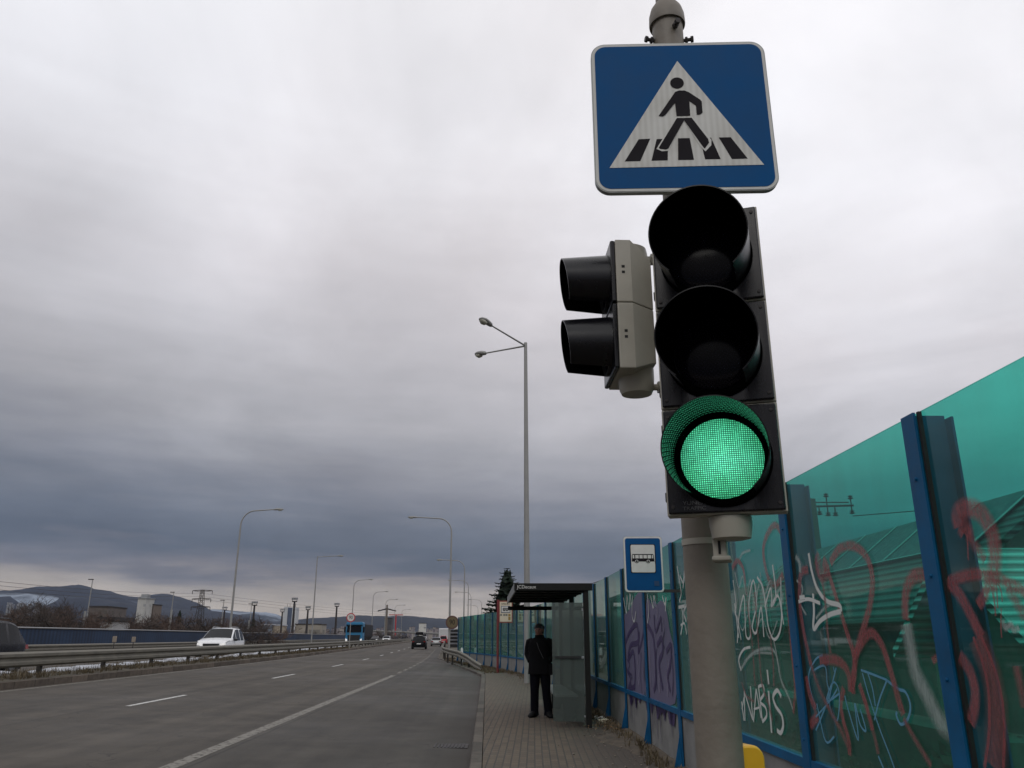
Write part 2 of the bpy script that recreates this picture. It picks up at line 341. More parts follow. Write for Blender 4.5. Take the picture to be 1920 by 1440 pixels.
paving = paver_mat()
soil = mat('soil', (.085,.068,.05), .95, var=.45, vscale=5, bump=1.0, bscale=25)
verge_m = mat('verge_soil', (.095,.085,.06), .95, vscale=3, col2=(.045,.035,.024), bump=1.0, bscale=18)
def kerb_mat(name, c1, ln, ang):
    m = bpy.data.materials.new(name); m.use_nodes = True; t = m.node_tree; l = t.links.new; b = t.nodes['Principled BSDF']
    uv = N(t, 'ShaderNodeUVMap'); sx = N(t, 'ShaderNodeSeparateXYZ'); l(uv.outputs[0], sx.inputs[0])
    fr = mth(t, 'FRACT', mth(t, 'DIVIDE', sx.outputs[1], ln)); jt = mth(t, 'LESS_THAN', fr, .03 / ln * .8)
    idn = mth(t, 'FLOOR', mth(t, 'DIVIDE', sx.outputs[1], ln)); wn = N(t, 'ShaderNodeTexWhiteNoise'); wn.noise_dimensions = '1D'; l(idn, wn.inputs['W'])
    tcn = N(t, 'ShaderNodeTexCoord'); n = N(t, 'ShaderNodeTexNoise'); n.inputs['Scale'].default_value = 6; n.inputs['Detail'].default_value = 7; l(tcn.outputs['Object'], n.inputs['Vector'])
    c = ramp(t, mth(t, 'ADD', mth(t, 'MULTIPLY', n.outputs[0], .6), mth(t, 'MULTIPLY', wn.outputs[0], .4)), [(.3, tuple(x*.55 for x in c1)), (.75, tuple(x*1.3 for x in c1))])
    c = mixc(t, jt, c, (.02,.017,.014)); l(c, b.inputs['Base Color']); b.inputs['Roughness'].default_value = .85
    bp = N(t, 'ShaderNodeBump'); bp.inputs['Strength'].default_value = .4; bp.inputs['Distance'].default_value = .01; l(n.outputs[0], bp.inputs['Height']); l(bp.outputs[0], b.inputs['Normal']); return m
kerb_m = kerb_mat('kerb_stone', (.095,.08,.065), 1.0, 0)
kerb_med = kerb_mat('kerb_median', (.12,.095,.075), 1.0, 0)
def land_mat():
    m = bpy.data.materials.new('land'); m.use_nodes = True; t = m.node_tree; l = t.links.new; b = t.nodes['Principled BSDF']
    tcn = N(t, 'ShaderNodeTexCoord'); n = N(t, 'ShaderNodeTexNoise'); n.inputs['Scale'].default_value = .03; n.inputs['Detail'].default_value = 10; n.inputs['Roughness'].default_value = .7; l(tcn.outputs['Object'], n.inputs['Vector'])
    l(ramp(t, n.outputs[0], [(.35, (.04,.03,.022)), (.5, (.075,.06,.04)), (.7, (.06,.065,.04))]), b.inputs['Base Color']); b.inputs['Roughness'].default_value = .95; return m
land = land_mat()
# ------------------------------------------------------------------ road geometry
def slope(Y):
    if Y < 30: return -.03
    if Y < 70: return -.03 - .048 * (Y - 30) / 40
    return -.078
_ys = [-12 + .5*i for i in range(0, 1400)]; _xs = []; _x = -.2 + .03 * 12
for yy in _ys: _xs.append(_x); _x += slope(yy) * .5
def ref(Y): return float(np.interp(Y, _ys, _xs))
def P(u, Y, dz=0.0): return Vector((ref(Y) - u, Y, -.10 + .028 * min(u, 13) + .006 * max(0, u - 13) + dz))
def ub(Y):      # right edge of the carriageway: bus bay tapering in
    if Y < 36: return 0.0
    if Y > 64: return 2.9
    k = (Y - 36) / 28; return 2.9 * k
YS = [-12 + i for i in range(0, 60)] + [48 + 2*i for i in range(1, 30)] + [110 + 10*i for i in range(0, 50)]
def strip(mb, u0, u1, ys, nu=1, dz0=0, dz1=0):
    f0 = u0 if callable(u0) else (lambda Y: u0); f1 = u1 if callable(u1) else (lambda Y: u1)
    vs, fs, uv = [], [], []
    for Y in ys:
        for k in range(nu + 1):
            a = k / nu; u = f0(Y) * (1 - a) + f1(Y) * a
            vs.append(P(u, Y, dz0 * (1 - a) + dz1 * a)); uv.append((u, Y))
    n = nu + 1
    for i in range(len(ys) - 1):
        for k in range(nu): fs.append((i*n+k, i*n+k+1, (i+1)*n+k+1, (i+1)*n+k))
    return mb.add(vs, fs, 0, uv)
g = MB(); Rg = 5200; gv = [(0, 0, -1.6)]; gn = 48
g.add([(Rg*math.cos(2*math.pi*k/gn), Rg*math.sin(2*math.pi*k/gn), -1.6) for k in range(gn)], [tuple(range(gn))])
struct(g, 'ground', land)
struct(strip(MB(), 3.6, 12.0, YS, 6), 'road', asphalt)
struct(strip(MB(), ub, 3.6, YS, 3), 'bus_bay', asphalt_bay)
struct(strip(MB(), 14.75, 24.6, YS, 4), 'opposite_road', asphalt)
# embankment under the road (sides slope down to the low ground)
e = MB(); strip(e, 24.6, 25.6, YS, 1, 0, 0); strip(e, 25.6, 29.0, YS, 1, 0, -2.5)
struct(e, 'embankment', verge_m)
# ------------------------------------------------------------------ barrier path
WP = [(2.34,-6),(2.28,0),(1.80,20.8),(1.42,26),(1.0,30.5),(.42,35.8),(-.55,41),(-1.75,46.2),(-3.0,51.2),(-4.2,56.5)]
WX = [p[0] for p in WP]; WY = [p[1] for p in WP]
def wallx(Y): return float(np.interp(Y, WY, WX))
# pavement slab
def wstrip(mb, fa, fb, za, zb, ys, nu=1):
    vs, fs, uv = [], [], []
    for Y in ys:
        a, b = fa(Y), fb(Y)
        for k in range(nu+1):
            q = k/nu; vs.append((a+(b-a)*q, Y, za+(zb-za)*q)); uv.append((a+(b-a)*q, Y))
    n = nu+1
    for i in range(len(ys)-1):
        for k in range(nu): fs.append((i*n+k, i*n+k+1, (i+1)*n+k+1, (i+1)*n+k))
    return mb.add(vs, fs, 0, uv)
ysP = [-8 + i for i in range(0, 46)]
struct(wstrip(MB(), lambda Y: ref(Y)+.16, lambda Y: wallx(Y)+.3, 0, 0, ysP, 2), 'pavement', paving)
ysV = [37 + i for i in range(0, 28)]
v = MB()
wstrip(v, lambda Y: ref(Y)-ub(Y)+.16, lambda Y: wallx(min(Y,56))+.6, .0, .0, ysV, 3)
wstrip(v, lambda Y: ref(Y)-2.9+.16, lambda Y: ref(Y)+1.2, .0, .0, [64+6*i for i in range(0, 60)], 1)
vs_ = v.v; rngv = random.Random(5)
struct(v, 'verge', verge_m)
v = MB(); wstrip(v, lambda Y: wallx(Y)+.3 if Y < 37 else wallx(min(Y,56))+.6, lambda Y: wallx(min(Y,56))+4.0, .0, -1.62, [-8+i*2 for i in range(0, 37)], 1)
struct(v, 'embankment', verge_m)
def kerb(u0f, ys, w, top, name, m, sign=1):
    mb = MB(); vs, fs, uv = [], [], []
    for Y in ys:
        u = u0f(Y); a = P(u, Y); b = a + Vector((w, 0, 0)); z0 = a.z - .08
        zt = top(Y)
        ch = .015 * sign
        sec = [(a.x, z0), (a.x, zt - .02), (a.x + ch, zt), (b.x, zt), (b.x, z0)]
        for q, (x, z) in enumerate(sec): vs.append((x, Y, z)); uv.append((q*.1, Y))
    for i in range(len(ys)-1):
        for k in range(4): fs.append((i*5+k, i*5+k+1, (i+1)*5+k+1, (i+1)*5+k))
    mb.add(vs, fs, 0, uv); return struct(mb, name, m)
kerb(lambda Y: ub(Y), [-10 + .5*i for i in range(0, 160)] + [70+10*i for i in range(0, 40)], .15, lambda Y: .006, 'kerb', kerb_m)
# median: kerb (its road face lies at u=12), soil between
kerb(lambda Y: 12.16, [-10 + i for i in range(0, 120)] + [110+10*i for i in range(0, 40)], .16, lambda Y: -.10+.028*12+.17, 'kerb', kerb_med, 1)
med = MB(); ysM = [-10 + .5*i for i in range(0, 200)] + [90+5*i for i in range(0, 80)]; rm = random.Random(3)
vs, fs, uv = [], [], []
for Y in ysM:
    for k in range(7):
        u = 12.16 + (14.75 - 12.16) * k/6; vs.append(P(u, Y, .17 + (0 if k in (0,6) else rm.uniform(-.02,.06)))); uv.append((u,Y))
for i in range(len(ysM)-1):
    for k in range(6): fs.append((i*7+k, i*7+k+1, (i+1)*7+k+1, (i+1)*7+k))
med.add(vs, fs, 0, uv); struct(med, 'median_strip', verge_m)
# snow remains along the median
sn = MB(); rs = random.Random(11)
for i in range(70):
    Y = 14 + i * 1.15 + rs.uniform(-.4,.4); u = rs.uniform(13.7, 14.5)
    p = P(u, Y, .2); sn.blob((p.x, p.y, p.z), rs.uniform(.35,.8), 2, .12, rs, (.7, 1.5, .14))
tag(sn.build('snow', snow, smooth=True), 'dirty old snow lying along the median between the crash barriers', 'snow', kind='stuff')
# dry grass tufts
def tufts(name, pts, hs, m, label, rng):
    mb = MB()
    for p in pts:
        for k in range(7):
            a = rng.uniform(0, 6.28); h = rng.uniform(*hs); b = Vector((math.cos(a), math.sin(a), 0)); l_ = rng.uniform(.2, .8) * h
            q = p + b * rng.uniform(0, .06); t = b.cross(Vector((0,0,1))) * .008
            mb.add([q - t, q + t, q + b*l_*.4 + Vector((0,0,h*.7)) + t*.6, q + b*l_*.4 + Vector((0,0,h*.7)) - t*.6, q + b*l_ + Vector((0,0,h))], [(0,1,2,3),(3,2,4)])
    o = mb.build(name, m); tag(o, label, 'grass', kind='stuff'); return o
dry = mat('dry_grass', (.11,.085,.05), .9, var=.4, vscale=3)
rg = random.Random(21)
tufts('grass', [P(rg.choice([rg.uniform(12.3,12.9), rg.uniform(12.3,14.6)]), rg.uniform(13, 90), .17) for _ in range(2600)], (.05,.22), dry, 'dry brown grass and weeds growing on the median strip', rg)
pts = []
for _ in range(900):
    Y = rg.uniform(3, 56); pts.append(Vector((wallx(Y) - abs(rg.gauss(.02, .13)) - .1, Y, 0)))
for _ in range(900):
    Y = rg.uniform(37, 62); a = ref(Y)-ub(Y)+.3; b = wallx(min(Y,56)); pts.append(Vector((a+(b-a)*rg.random(), Y, 0)))
tufts('grass', pts, (.03,.14), dry, 'sparse dry grass along the foot of the noise barrier', rg)
# soil strip and small stones by the barrier
ss = MB(); vs, fs, uv = [], [], []
ysS = [-8 + .3*i for i in range(0, 151)]; rr = random.Random(8)
for Y in ysS:
    w = .38 + .25*math.sin(Y*1.3)*math.sin(Y*.37) + rr.uniform(-.09,.09)
    for k in range(5):
        q = k/4; vs.append((wallx(Y) + .1 - (w+.1)*q, Y, [.07,.05,.035,.02,.001][k] + (rr.uniform(0,.015) if k < 4 else 0)))
for i in range(len(ysS)-1):
    for k in range(4): fs.append((i*5+k, i*5+k+1, (i+1)*5+k+1, (i+1)*5+k))
ss.add(vs, fs); o = ss.build('soil', soil, smooth=True); o['kind'] = 'structure'
st = MB()
for _ in range(700):
    Y = rg.uniform(5, 36); x = wallx(Y) - abs(rg.gauss(.1,.42)) - .1; st.blob((x, Y, .01), rg.uniform(.006,.02), 1, .3, rg, (1,1,.6))
stone_m = mat('gravel', (.2,.17,.14), .9, var=.5, vscale=20)
tag(st.build('gravel', stone_m), 'loose gravel and crumbs of soil scattered on the pavement by the barrier', 'gravel', kind='stuff')
# ------------------------------------------------------------------ road markings
def mark_mat(name, c, wear):
    m = bpy.data.materials.new(name); m.use_nodes = True; t = m.node_tree; l = t.links.new; b = t.nodes['Principled BSDF']
    b.inputs['Base Color'].default_value = (*c, 1); b.inputs['Roughness'].default_value = .7
    tcn = N(t, 'ShaderNodeTexCoord'); n = N(t, 'ShaderNodeTexNoise'); n.inputs['Scale'].default_value = 9; n.inputs['Detail'].default_value = 9; n.inputs['Roughness'].default_value = .75; l(tcn.outputs['Object'], n.inputs['Vector'])
    a = mth(t, 'MULTIPLY', mth(t, 'SUBTRACT', n.outputs[0], wear), 5, clamp=True); l(a, b.inputs['Alpha']); return m
mk_white = mark_mat('marking_white', (.5,.5,.48), .30); mk_worn = mark_mat('marking_worn', (.18,.168,.145), .31)
mk = MB()
for i in range(-1, 24):
    y0 = 18.2 + 12.0*i; strip(mk, 7.46, 7.34, [y0, y0+1.2, y0+2.4, y0+3.4], 1, .004, .004)
struct(mk, 'lane_markings', mk_white)
mk = MB()
strip(mk, 3.72, 3.52, [-8+i for i in range(0, 44)], 1, .004, .004)
for i in range(24): strip(mk, 3.70, 3.56, [37 + 3*i, 38.5 + 3*i], 1, .004, .004)
strip(mk, 11.62, 11.74, YS, 1, .004, .004); strip(mk, 15.1, 15.25, YS, 1, .004, .004); strip(mk, 22.6, 22.75, YS, 1, .004, .004)
for i in range(-1, 24): strip(mk, 18.9, 19.02, [18+12*i, 21+12*i], 1, .004, .004)
struct(mk, 'edge_markings', mk_worn)
# drain grate in the bay
dg = thing('drain_grate', 'dark iron drain grate set in the asphalt beside the kerb', 'drain', P(.35, 13.35, .0), 0)
m_ = MB().box((-.28,-.26,-.01),(.28,.26,.004)); m_.build('frame', dark_iron, dg)
m_ = MB()
for i in range(9): m_.box((-.24+.055*i,-.22,.004),(-.215+.055*i,.22,.012))
m_.build('grate', dark_iron, dg)
# ------------------------------------------------------------------ noise barrier
nb = thing('noise_barrier', 'long green transparent noise barrier with blue posts and spray painted graffiti', 'noise barrier')
# path points every 2.05 m
posts = []; Yc = -2.0; 
def walk(Y, d):
    Yn = Y
    for _ in range(40):
        s_ = (wallx(Yn+.05) - wallx(Yn)) / .05; Yn += d/40 / math.sqrt(1 + s_*s_)
    return Yn
Yc = 4.2 - 3*2.05
while Yc < 53.0:
    posts.append(Vector((wallx(Yc), Yc, 0))); Yc = walk(Yc, 2.05)
WH = 2.65; PD = .17
for i, p in enumerate(posts):
    q = posts[min(i+1, len(posts)-1)]; o_ = posts[max(i-1, 0)]
    t = (q - o_).normalized(); n_ = Vector((-t.y, t.x, 0))    # n_ points to the road (-X)
    if n_.x > 0: n_ = -n_
    Mx = Matrix(((t.x, -n_.x, 0, p.x), (t.y, -n_.y, 0, p.y), (0, 0, 1, 0), (0, 0, 0, 1)))   # local: x along wall, y away from road
    H = WH + (.06 if i > 20 else 0)
    mb = MB(); w = .066
    mb.box((-w, -.035, -.3), (w, -.022, H), 0, Mx)                    # front flange
    mb.box((-.005, -.022, -.3), (.005, PD, H), 0, Mx)                  # web
    mb.box((-w, PD, -.3), (w, PD+.013, H-.02), 0, Mx)                  # rear flange
    mb.add([Mx @ Vector(v_) for v_ in ((-.006,-.036,.0),(-.006,-.13,.0),(-.006,-.036,.42),(.006,-.036,.0),(.006,-.13,.0),(.006,-.036,.42))], [(0,1,2),(3,5,4),(0,3,4,1),(1,4,5,2),(2,5,3,0)])
    mb.box((-.09,-.14,-.02), (.09,-.02,.012), 0, Mx)
    if i < 12:
        for zb_ in (.35,.8,1.3,1.8,2.3): mb.lathe([(.0005,-.046),(.010,-.045),(.011,-.034)], 6, 'Y', (0,0,0)); vv_ = mb.v[-18:]; [setattr(q, 'xyz', Mx @ Vector((q.x, q.y, q.z + zb_))) for q in vv_]
    mb.build('post', barrier_blue, nb)
    if i == len(posts)-1: break
    d = q - p; Lw = d.length; t = d.normalized(); n_ = Vector((-t.y, t.x, 0)); n_ = -n_ if n_.x > 0 else n_
    Mp = Matrix(((t.x, -n_.x, 0, p.x), (t.y, -n_.y, 0, p.y), (0, 0, 1, 0), (0, 0, 0, 1)))
    MB().box((.02, .0, .66), (Lw-.02, .015, H+.004), 0, Mp).build('glass_panel', green_glass, nb)
    mb = MB().box((.02, -.008, -.3), (Lw-.02, .09, .62), 0, Mp)
    mb.build('concrete_panel', concrete, nb)
    MB().box((.06, -.03, .605), (Lw-.06, .06, .67), 0, Mp).build('rail', barrier_blue, nb)
    MB().box((.07,-.018,.67), (.092,.0,H), 0, Mp).build('rubber_seal', rubber, nb)
    MB().box((Lw-.092,-.018,.67), (Lw-.07,.0,H), 0, Mp).build('rubber_seal', rubber, nb)
# --- graffiti on the glass
def wall_hit(px, py, off=.012):
    d = ray(px, py)  # X = 2.28-.02308*Y - off
    k = (2.28 - 1.80) / 20.8
    t = (2.28 - off) / (d.x + k * d.y); return Vector((d.x*t, d.y*t, CH + d.z*t))
def catmull(pts, n=6):
    P_ = [pts[0]] + list(pts) + [pts[-1]]; out = []
    for i in range(1, len(P_)-2):
        for k in range(n):
            t = k/n; a, b, c, d = P_[i-1], P_[i], P_[i+1], P_[i+2]
            out.append(tuple(.5*((2*b[j]) + (-a[j]+c[j])*t + (2*a[j]-5*b[j]+4*c[j]-d[j])*t*t + (-a[j]+3*b[j]-3*c[j]+d[j])*t**3) for j in range(2)))
    out.append(tuple(pts[-1])); return out
_off = [0.010]
def stroke(mb, zp, org, sc, w, n=6):
    _off[0] += .0004; off = _off[0] if _off[0] < .017 else .010
    if _off[0] >= .017: _off[0] = .010
    pts = [wall_hit(org[0] + x/sc, org[1] + y/sc, off) for x, y in catmull(zp, n)]
    c = []; 
    for p in pts:
        if not c or (p - c[-1]).length > 1e-4: c.append(p)
    if len(c) < 2: return
    nrm = Vector((-1, -.023, 0)).normalized(); vs, uv, fs = [], [], []
    run = 0
    for i, p in enumerate(c):
        t = (c[min(i+1,len(c)-1)] - c[max(i-1,0)]).normalized(); s_ = nrm.cross(t).normalized() * w * .5
        if i: run += (p - c[i-1]).length
        vs += [p - s_, p, p + s_]; uv += [(run, 0), (run, .5), (run, 1)]
    for i in range(len(c)-1): fs += [(i*3, i*3+1, i*3+4, i*3+3), (i*3+1, i*3+2, i*3+5, i*3+4)]
    mb.add(vs, fs, 0, uv)
A, B_, Z4 = ((1360,900), 2.769), ((1600,900), 2.667), ((1130,980), 3.13)
sp_red = spray('spray_red', (.34,.085,.09), 1.0, .5, .7, hollow=.3); sp_redf = spray('spray_red_faint', (.27,.10,.10), .7, .5, .8)
sp_white = spray('spray_white', (.62,.64,.62), 1.5, .3, .5); sp_whitef = spray('spray_white_faint', (.4,.46,.44), .75, .5, .8)
sp_blue = spray('spray_blue', (.10,.30,.46), 1.2, .3, .4)
def tagset(label, m, items, wk=1.35):
    mb = MB()
    for (o_, s_), w, zp in items: stroke(mb, zp, o_, s_, w*wk)
    o = mb.build('graffiti', m, nb); o['label'] = label; return o
tagset('thick red spray painted loops', sp_red, wk=1.6, items=[
    (A, .050, [(305,300),(262,235),(222,275),(198,350),(205,440),(228,520),(262,545),(300,490)]),
    (A, .045, [(35,460),(62,420),(92,460),(104,540)]),
    (A, .034, [(310,500),(322,640),(335,800),(350,960),(362,1090),(352,1210)]),
    (A, .050, [(545,430),(590,360),(650,340),(712,372),(750,440),(764,530),(752,640),(720,760),(690,860),(672,960),(660,1050),(665,1110)]),
    (A, .075, [(490,395),(478,440),(500,500),(530,470),(505,420)]),
    (A, .045, [(530,470),(560,560),(600,690),(640,820),(665,900),(672,1000),(655,1100)]),
    (A, .050, [(430,465),(395,480),(385,560),(390,680),(415,830),(445,960)]),
    (A, .055, [(490,938),(560,932),(612,958),(640,1010),(650,1100)]),
    (A, .045, [(615,1080),(600,1160),(612,1250),(640,1350),(645,1430)]),
    (A, .040, [(695,1060),(735,1180),(765,1300)]),
    (A, .055, [(440,1275),(480,1225)]),
    (A, .055, [(418,1020),(440,1120),(470,1190)]),
    (B_, .050, [(0,890),(60,785),(98,768),(140,820),(172,910),(202,1010),(226,1100),(250,1175)]),
    (B_, .060, [(365,475),(305,480),(268,540),(258,620),(262,700)]),
    (B_, .030, [(395,905),(430,880)]),
    (B_, .055, [(530,880),(580,950),(608,1050),(605,1140),(585,1215)]),
    (B_, .075, [(530,235),(520,170),(565,140),(625,155),(672,215),(700,290),(708,380),(700,470),(682,530)]),
    (B_, .085, [(535,215),(565,255),(560,275)]),
    (B_, .045, [(675,520),(655,575),(625,630)]),
    (B_, .045, [(490,502),(560,480),(640,470),(720,492),(790,522),(870,565)]),
    (B_, .055, [(468,505),(530,572),(592,685),(640,785)]),
    (B_, .018, [(640,785),(690,900),(722,1000),(745,1110),(755,1250),(750,1440)]),
    (B_, .018, [(600,785),(640,890),(668,1000),(680,1120),(678,1280),(655,1440)]),
    (B_, .010, [(570,270),(572,330),(575,400)]), (B_, .010, [(700,530),(705,600),(712,680)]), (B_, .008, [(725,520),(740,560),(745,610)]), (B_, .008, [(740,640),(738,720),(742,790)]),
    (B_, .008, [(690,530),(700,590)]), (B_, .008, [(715,510),(722,640)])])
tagset('faded pinkish red spray strokes', sp_redf, [
    (A, .040, [(105,540),(118,680),(140,860),(150,1000),(155,1070)]), (A, .040, [(152,580),(162,720),(176,900),(190,1060),(220,1150),(245,1250)]),
    (A, .036, [(232,800),(248,940),(252,1070)]), (A, .040, [(500,500),(520,650),(532,800),(546,900)]),
    (A, .050, [(445,960),(490,1090),(540,1190),(595,1290),(640,1390)]), (A, .030, [(85,1050),(110,1120),(150,1150)]),
    (B_, .060, [(570,270),(610,330),(660,400)]), (B_, .14, [(620,785),(665,900),(695,1000),(715,1120),(718,1280),(704,1440)]),
    (B_, .060, [(815,930),(840,1050),(860,1140)]), (B_, .045, [(40,1040),(70,1160),(105,1280),(125,1370)]), (B_, .045, [(250,1190),(310,1300),(390,1430)]),
    (B_, .06, [(770,540),(810,600),(860,690)])])
tagset('white spray painted scrawl above the word', sp_white, [
    (A, .020, [(62,845),(72,700),(95,600),(102,700),(108,810),(130,805),(122,640),(145,520),(162,640),(140,760),(162,790),(185,660),(200,815)]),
    (A, .018, [(40,520),(55,640),(50,690),(62,720),(82,830)]), (A, .018, [(48,640),(62,760),(70,820)]),
    (A, .022, [(165,505),(195,560),(212,680),(225,770),(252,828),(282,790),(292,690),(272,600),(238,655),(262,600),(245,440)]),
    (A, .016, [(288,505),(290,640),(302,750)]), (A, .018, [(205,660),(235,560),(240,660)]), (A, .020, [(330,650),(335,700)]),
    (A, .022, [(82,990),(70,930),(95,880),(130,868)]),
    (A, .030, [(432,380),(450,480),(480,570),(530,630),(592,650),(600,682)]), (A, .030, [(600,682),(540,700),(492,732),(458,772),(460,680),(455,590)]),
    (A, .024, [(380,632),(430,618),(492,640)]), (A, .03, [(385,612),(412,608)])])
tagset('large white sprayed word ANABIS', sp_white, [
    (A, .022, [(84,1150),(97,1250)]), (A, .018, [(86,1190),(97,1130)]), (A, .022, [(102,1250),(98,1095)]), (A, .022, [(98,1095),(142,1245)]), (A, .022, [(142,1245),(130,1070)]),
    (A, .022, [(146,1255),(160,1085)]), (A, .022, [(160,1085),(186,1235)]), (A, .016, [(148,1190),(178,1180)]),
    (A, .024, [(192,1250),(172,1070)]), (A, .024, [(172,1072),(196,1068),(200,1110),(180,1150),(208,1180),(214,1225),(192,1255)]),
    (A, .032, [(224,1095),(240,1312)]), (A, .030, [(217,985),(225,1060)]), (A, .032, [(290,1125),(270,1092),(248,1125),(262,1175),(292,1220),(300,1275),(288,1312),(268,1300)])])
tagset('faint washed out white spray smears', sp_whitef, [
    (A, .035, [(82,980),(130,910),(190,878),(250,885),(275,960),(290,1040),(330,1130),(350,1190)]), (A, .03, [(75,410),(90,380),(130,365)]), (A, .03, [(250,830),(265,900),(280,1000)]),
    (A, .05, [(365,395),(385,430),(388,480)]), (B_, .12, [(265,720),(290,860),(310,960),(370,1080),(430,1200),(480,1240)]),
    (B_, .03, [(745,700),(760,740),(790,720),(800,750),(830,740)])])
tagset('older half faded white scribble layered under the newer tags', sp_whitef, [
    (A, .03, [(50,480),(70,560),(90,500),(110,600),(130,520),(150,640),(175,540)]), (A, .03, [(180,480),(200,600),(235,520),(250,640),(285,560),(300,640)]), (A, .025, [(60,700),(90,780),(120,700),(150,800),(190,720),(230,820),(270,730)]),
    (A, .03, [(370,520),(400,560),(390,640),(420,700)]), (A, .03, [(470,720),(520,660),(575,640)]), (A, .025, [(100,940),(160,900),(240,900)])], wk=1.2)
tagset('thin light blue sprayed tag', sp_blue, [
    (A, .013, [(505,910),(470,930),(435,1000),(440,1080),(472,1190)]), (A, .013, [(455,990),(515,965),(528,1050),(535,1130),(470,1300)]), (A, .013, [(475,1160),(520,1355),(565,1332)]),
    (A, .012, [(575,975),(540,1150),(580,1250),(592,1110),(560,1050),(525,1150),(590,1110)]), (A, .011, [(470,1230),(540,1150),(580,1085)]), (A, .013, [(620,1120),(640,1200),(690,1350),(672,1160),(700,1270),(730,1300),(700,1190)]),
    (B_, .013, [(38,950),(105,975),(168,1000)]), (B_, .012, [(168,1000),(130,1100),(105,1200)]), (B_, .012, [(45,965),(80,1090),(130,1240),(180,1370),(205,1440)]), (B_, .012, [(70,960),(95,1040),(110,1130)]), (B_, .014, [(125,1380),(150,1440)]),
    (B_, .016, [(165,1000),(225,1045),(262,1062),(285,1130),(272,1195),(238,1222),(216,1180),(218,1160)]), (A, .010, [(560,970),(568,1000)])])
# tags on the panels further along
tagset('white scrawled letters beside the concrete post', sp_white, [
    (((1200,940),2.88), .03, [(200,350),(215,440),(222,500),(212,540)]), (((1200,940),2.88), .03, [(215,400),(235,440),(240,370),(232,470)]),
    (((1200,940),2.88), .035, [(208,572),(242,565)]), (((1200,940),2.88), .03, [(225,570),(232,640),(220,720)]), (((1200,940),2.88), .03, [(250,560),(236,600),(250,650)]), (((1200,940),2.88), .025, [(220,670),(240,660),(252,720)])])
# purple bubble lettering on two panels
sp_pur = spray('spray_purple', (.16,.14,.235), .93, .06, .05, True); sp_purd = spray('spray_purple_dark', (.055,.035,.115), 1.0, .15, .35, True)
def fill(mb, zp, org, sc, off):
    pts = [wall_hit(org[0]+x/sc, org[1]+y/sc, off) for x, y in zp]; c = sum(pts, Vector())/len(pts)
    n = len(pts); mb.add([c] + pts, [(0, i+1, (i+1) % n + 1) for i in range(n)], 0, [(0,.5)]*(n+1))
mb = MB()
for zp in ([(128,540),(160,505),(196,425),(240,412),(244,600),(246,1015),(150,985),(128,960)], [(252,560),(262,440),(300,500),(340,455),(372,505),(395,640),(420,760),(425,1060),(252,1018)]):
    fill(mb, catmull(zp + [zp[0]], 3)[:-1], *Z4, .0085)
o = mb.build('graffiti', sp_pur, nb); o['label'] = 'big pale purple bubble lettering'
tagset('dark purple outlines of the bubble lettering', sp_purd, [
    (Z4, .07, [(135,700),(160,640),(200,600),(205,700),(165,720),(150,800),(180,760),(190,880),(185,980)]), (Z4, .06, [(140,860),(165,920),(150,980),(190,960)]), (Z4, .06, [(215,640),(208,760),(232,680),(240,600)]),
    (Z4, .07, [(260,600),(285,640),(300,700),(312,900),(300,990)]), (Z4, .07, [(318,720),(345,680),(350,760),(330,830),(352,980)]), (Z4, .06, [(372,760),(400,720),(395,840),(380,900),(395,990)]), (Z4, .05, [(300,540),(310,640),(340,560),(345,640)])])
tagset('white spray zigzag on top of the purple letters', sp_white, [
    (Z4, .035, [(122,440),(140,530),(142,430),(155,510),(160,420),(168,480)]), (Z4, .03, [(175,430),(172,540),(185,580),(195,520)]), (Z4, .03, [(262,420),(270,520),(262,590)]), (Z4, .03, [(282,430),(296,500),(300,430),(312,480)]), (Z4, .035, [(350,430),(365,480),(372,440),(368,520)])])
sp_purl = spray('spray_lilac', (.25,.225,.33), .8, .25, .6, True)
tagset('pale lilac highlights inside the bubble lettering', sp_purl, [
    (Z4, .10, [(150,600),(150,680),(145,760)]), (Z4, .09, [(200,760),(210,860),(212,960)]), (Z4, .10, [(178,620),(182,680)]), (Z4, .11, [(272,700),(278,860),(280,960)]), (Z4, .11, [(330,880),(332,950),(335,1000)]), (Z4, .10, [(385,820),(380,920),(382,1020)]), (Z4, .07, [(295,470),(320,500),(318,560)]), (Z4, .06, [(350,560),(360,640)]), (Z4, .06, [(215,470),(220,560)]), (Z4, .05, [(165,900),(170,950)])])
tagset('dark purple squiggles between the letters', sp_purd, [
    (Z4, .035, [(140,800),(158,830),(150,870),(172,900),(160,940),(178,970)]), (Z4, .035, [(225,760),(222,900),(230,1000)]), (Z4, .04, [(255,720),(258,860),(262,1000)]), (Z4, .04, [(315,740),(308,860),(318,980)]), (Z4, .035, [(360,640),(352,700),(362,740)]), (Z4, .04, [(405,780),(412,900),(408,1020)]), (Z4, .03, [(170,560),(185,600),(178,640)]), (Z4, .03, [(270,520),(280,560)])], wk=1.0)
# purple overspray and drips on the concrete base
def wallp(Y, z, off): return Vector((2.28 - .02308*Y - off, Y, z))
mb = MB(); rp = random.Random(4)
for i in range(34):
    Y = rp.uniform(10.7, 14.3); z1 = .6; L_ = rp.uniform(.05,.16) if rp.random() < .6 else rp.uniform(.2,.5); w = rp.uniform(.01,.03) if L_ > .2 else rp.uniform(.08,.2)
    mb.add([wallp(Y-w, z1, .022), wallp(Y, z1, .022), wallp(Y+w, z1, .022), wallp(Y-w*.4, z1-L_, .022), wallp(Y, z1-L_, .022), wallp(Y+w*.4, z1-L_, .022)], [(0,1,4,3),(1,2,5,4)], 0, [(0,0),(0,.5),(0,1),(1,0),(1,.5),(1,1)])
o = mb.build('graffiti', sp_purd, nb); o['label'] = 'purple paint drips running down the concrete base'
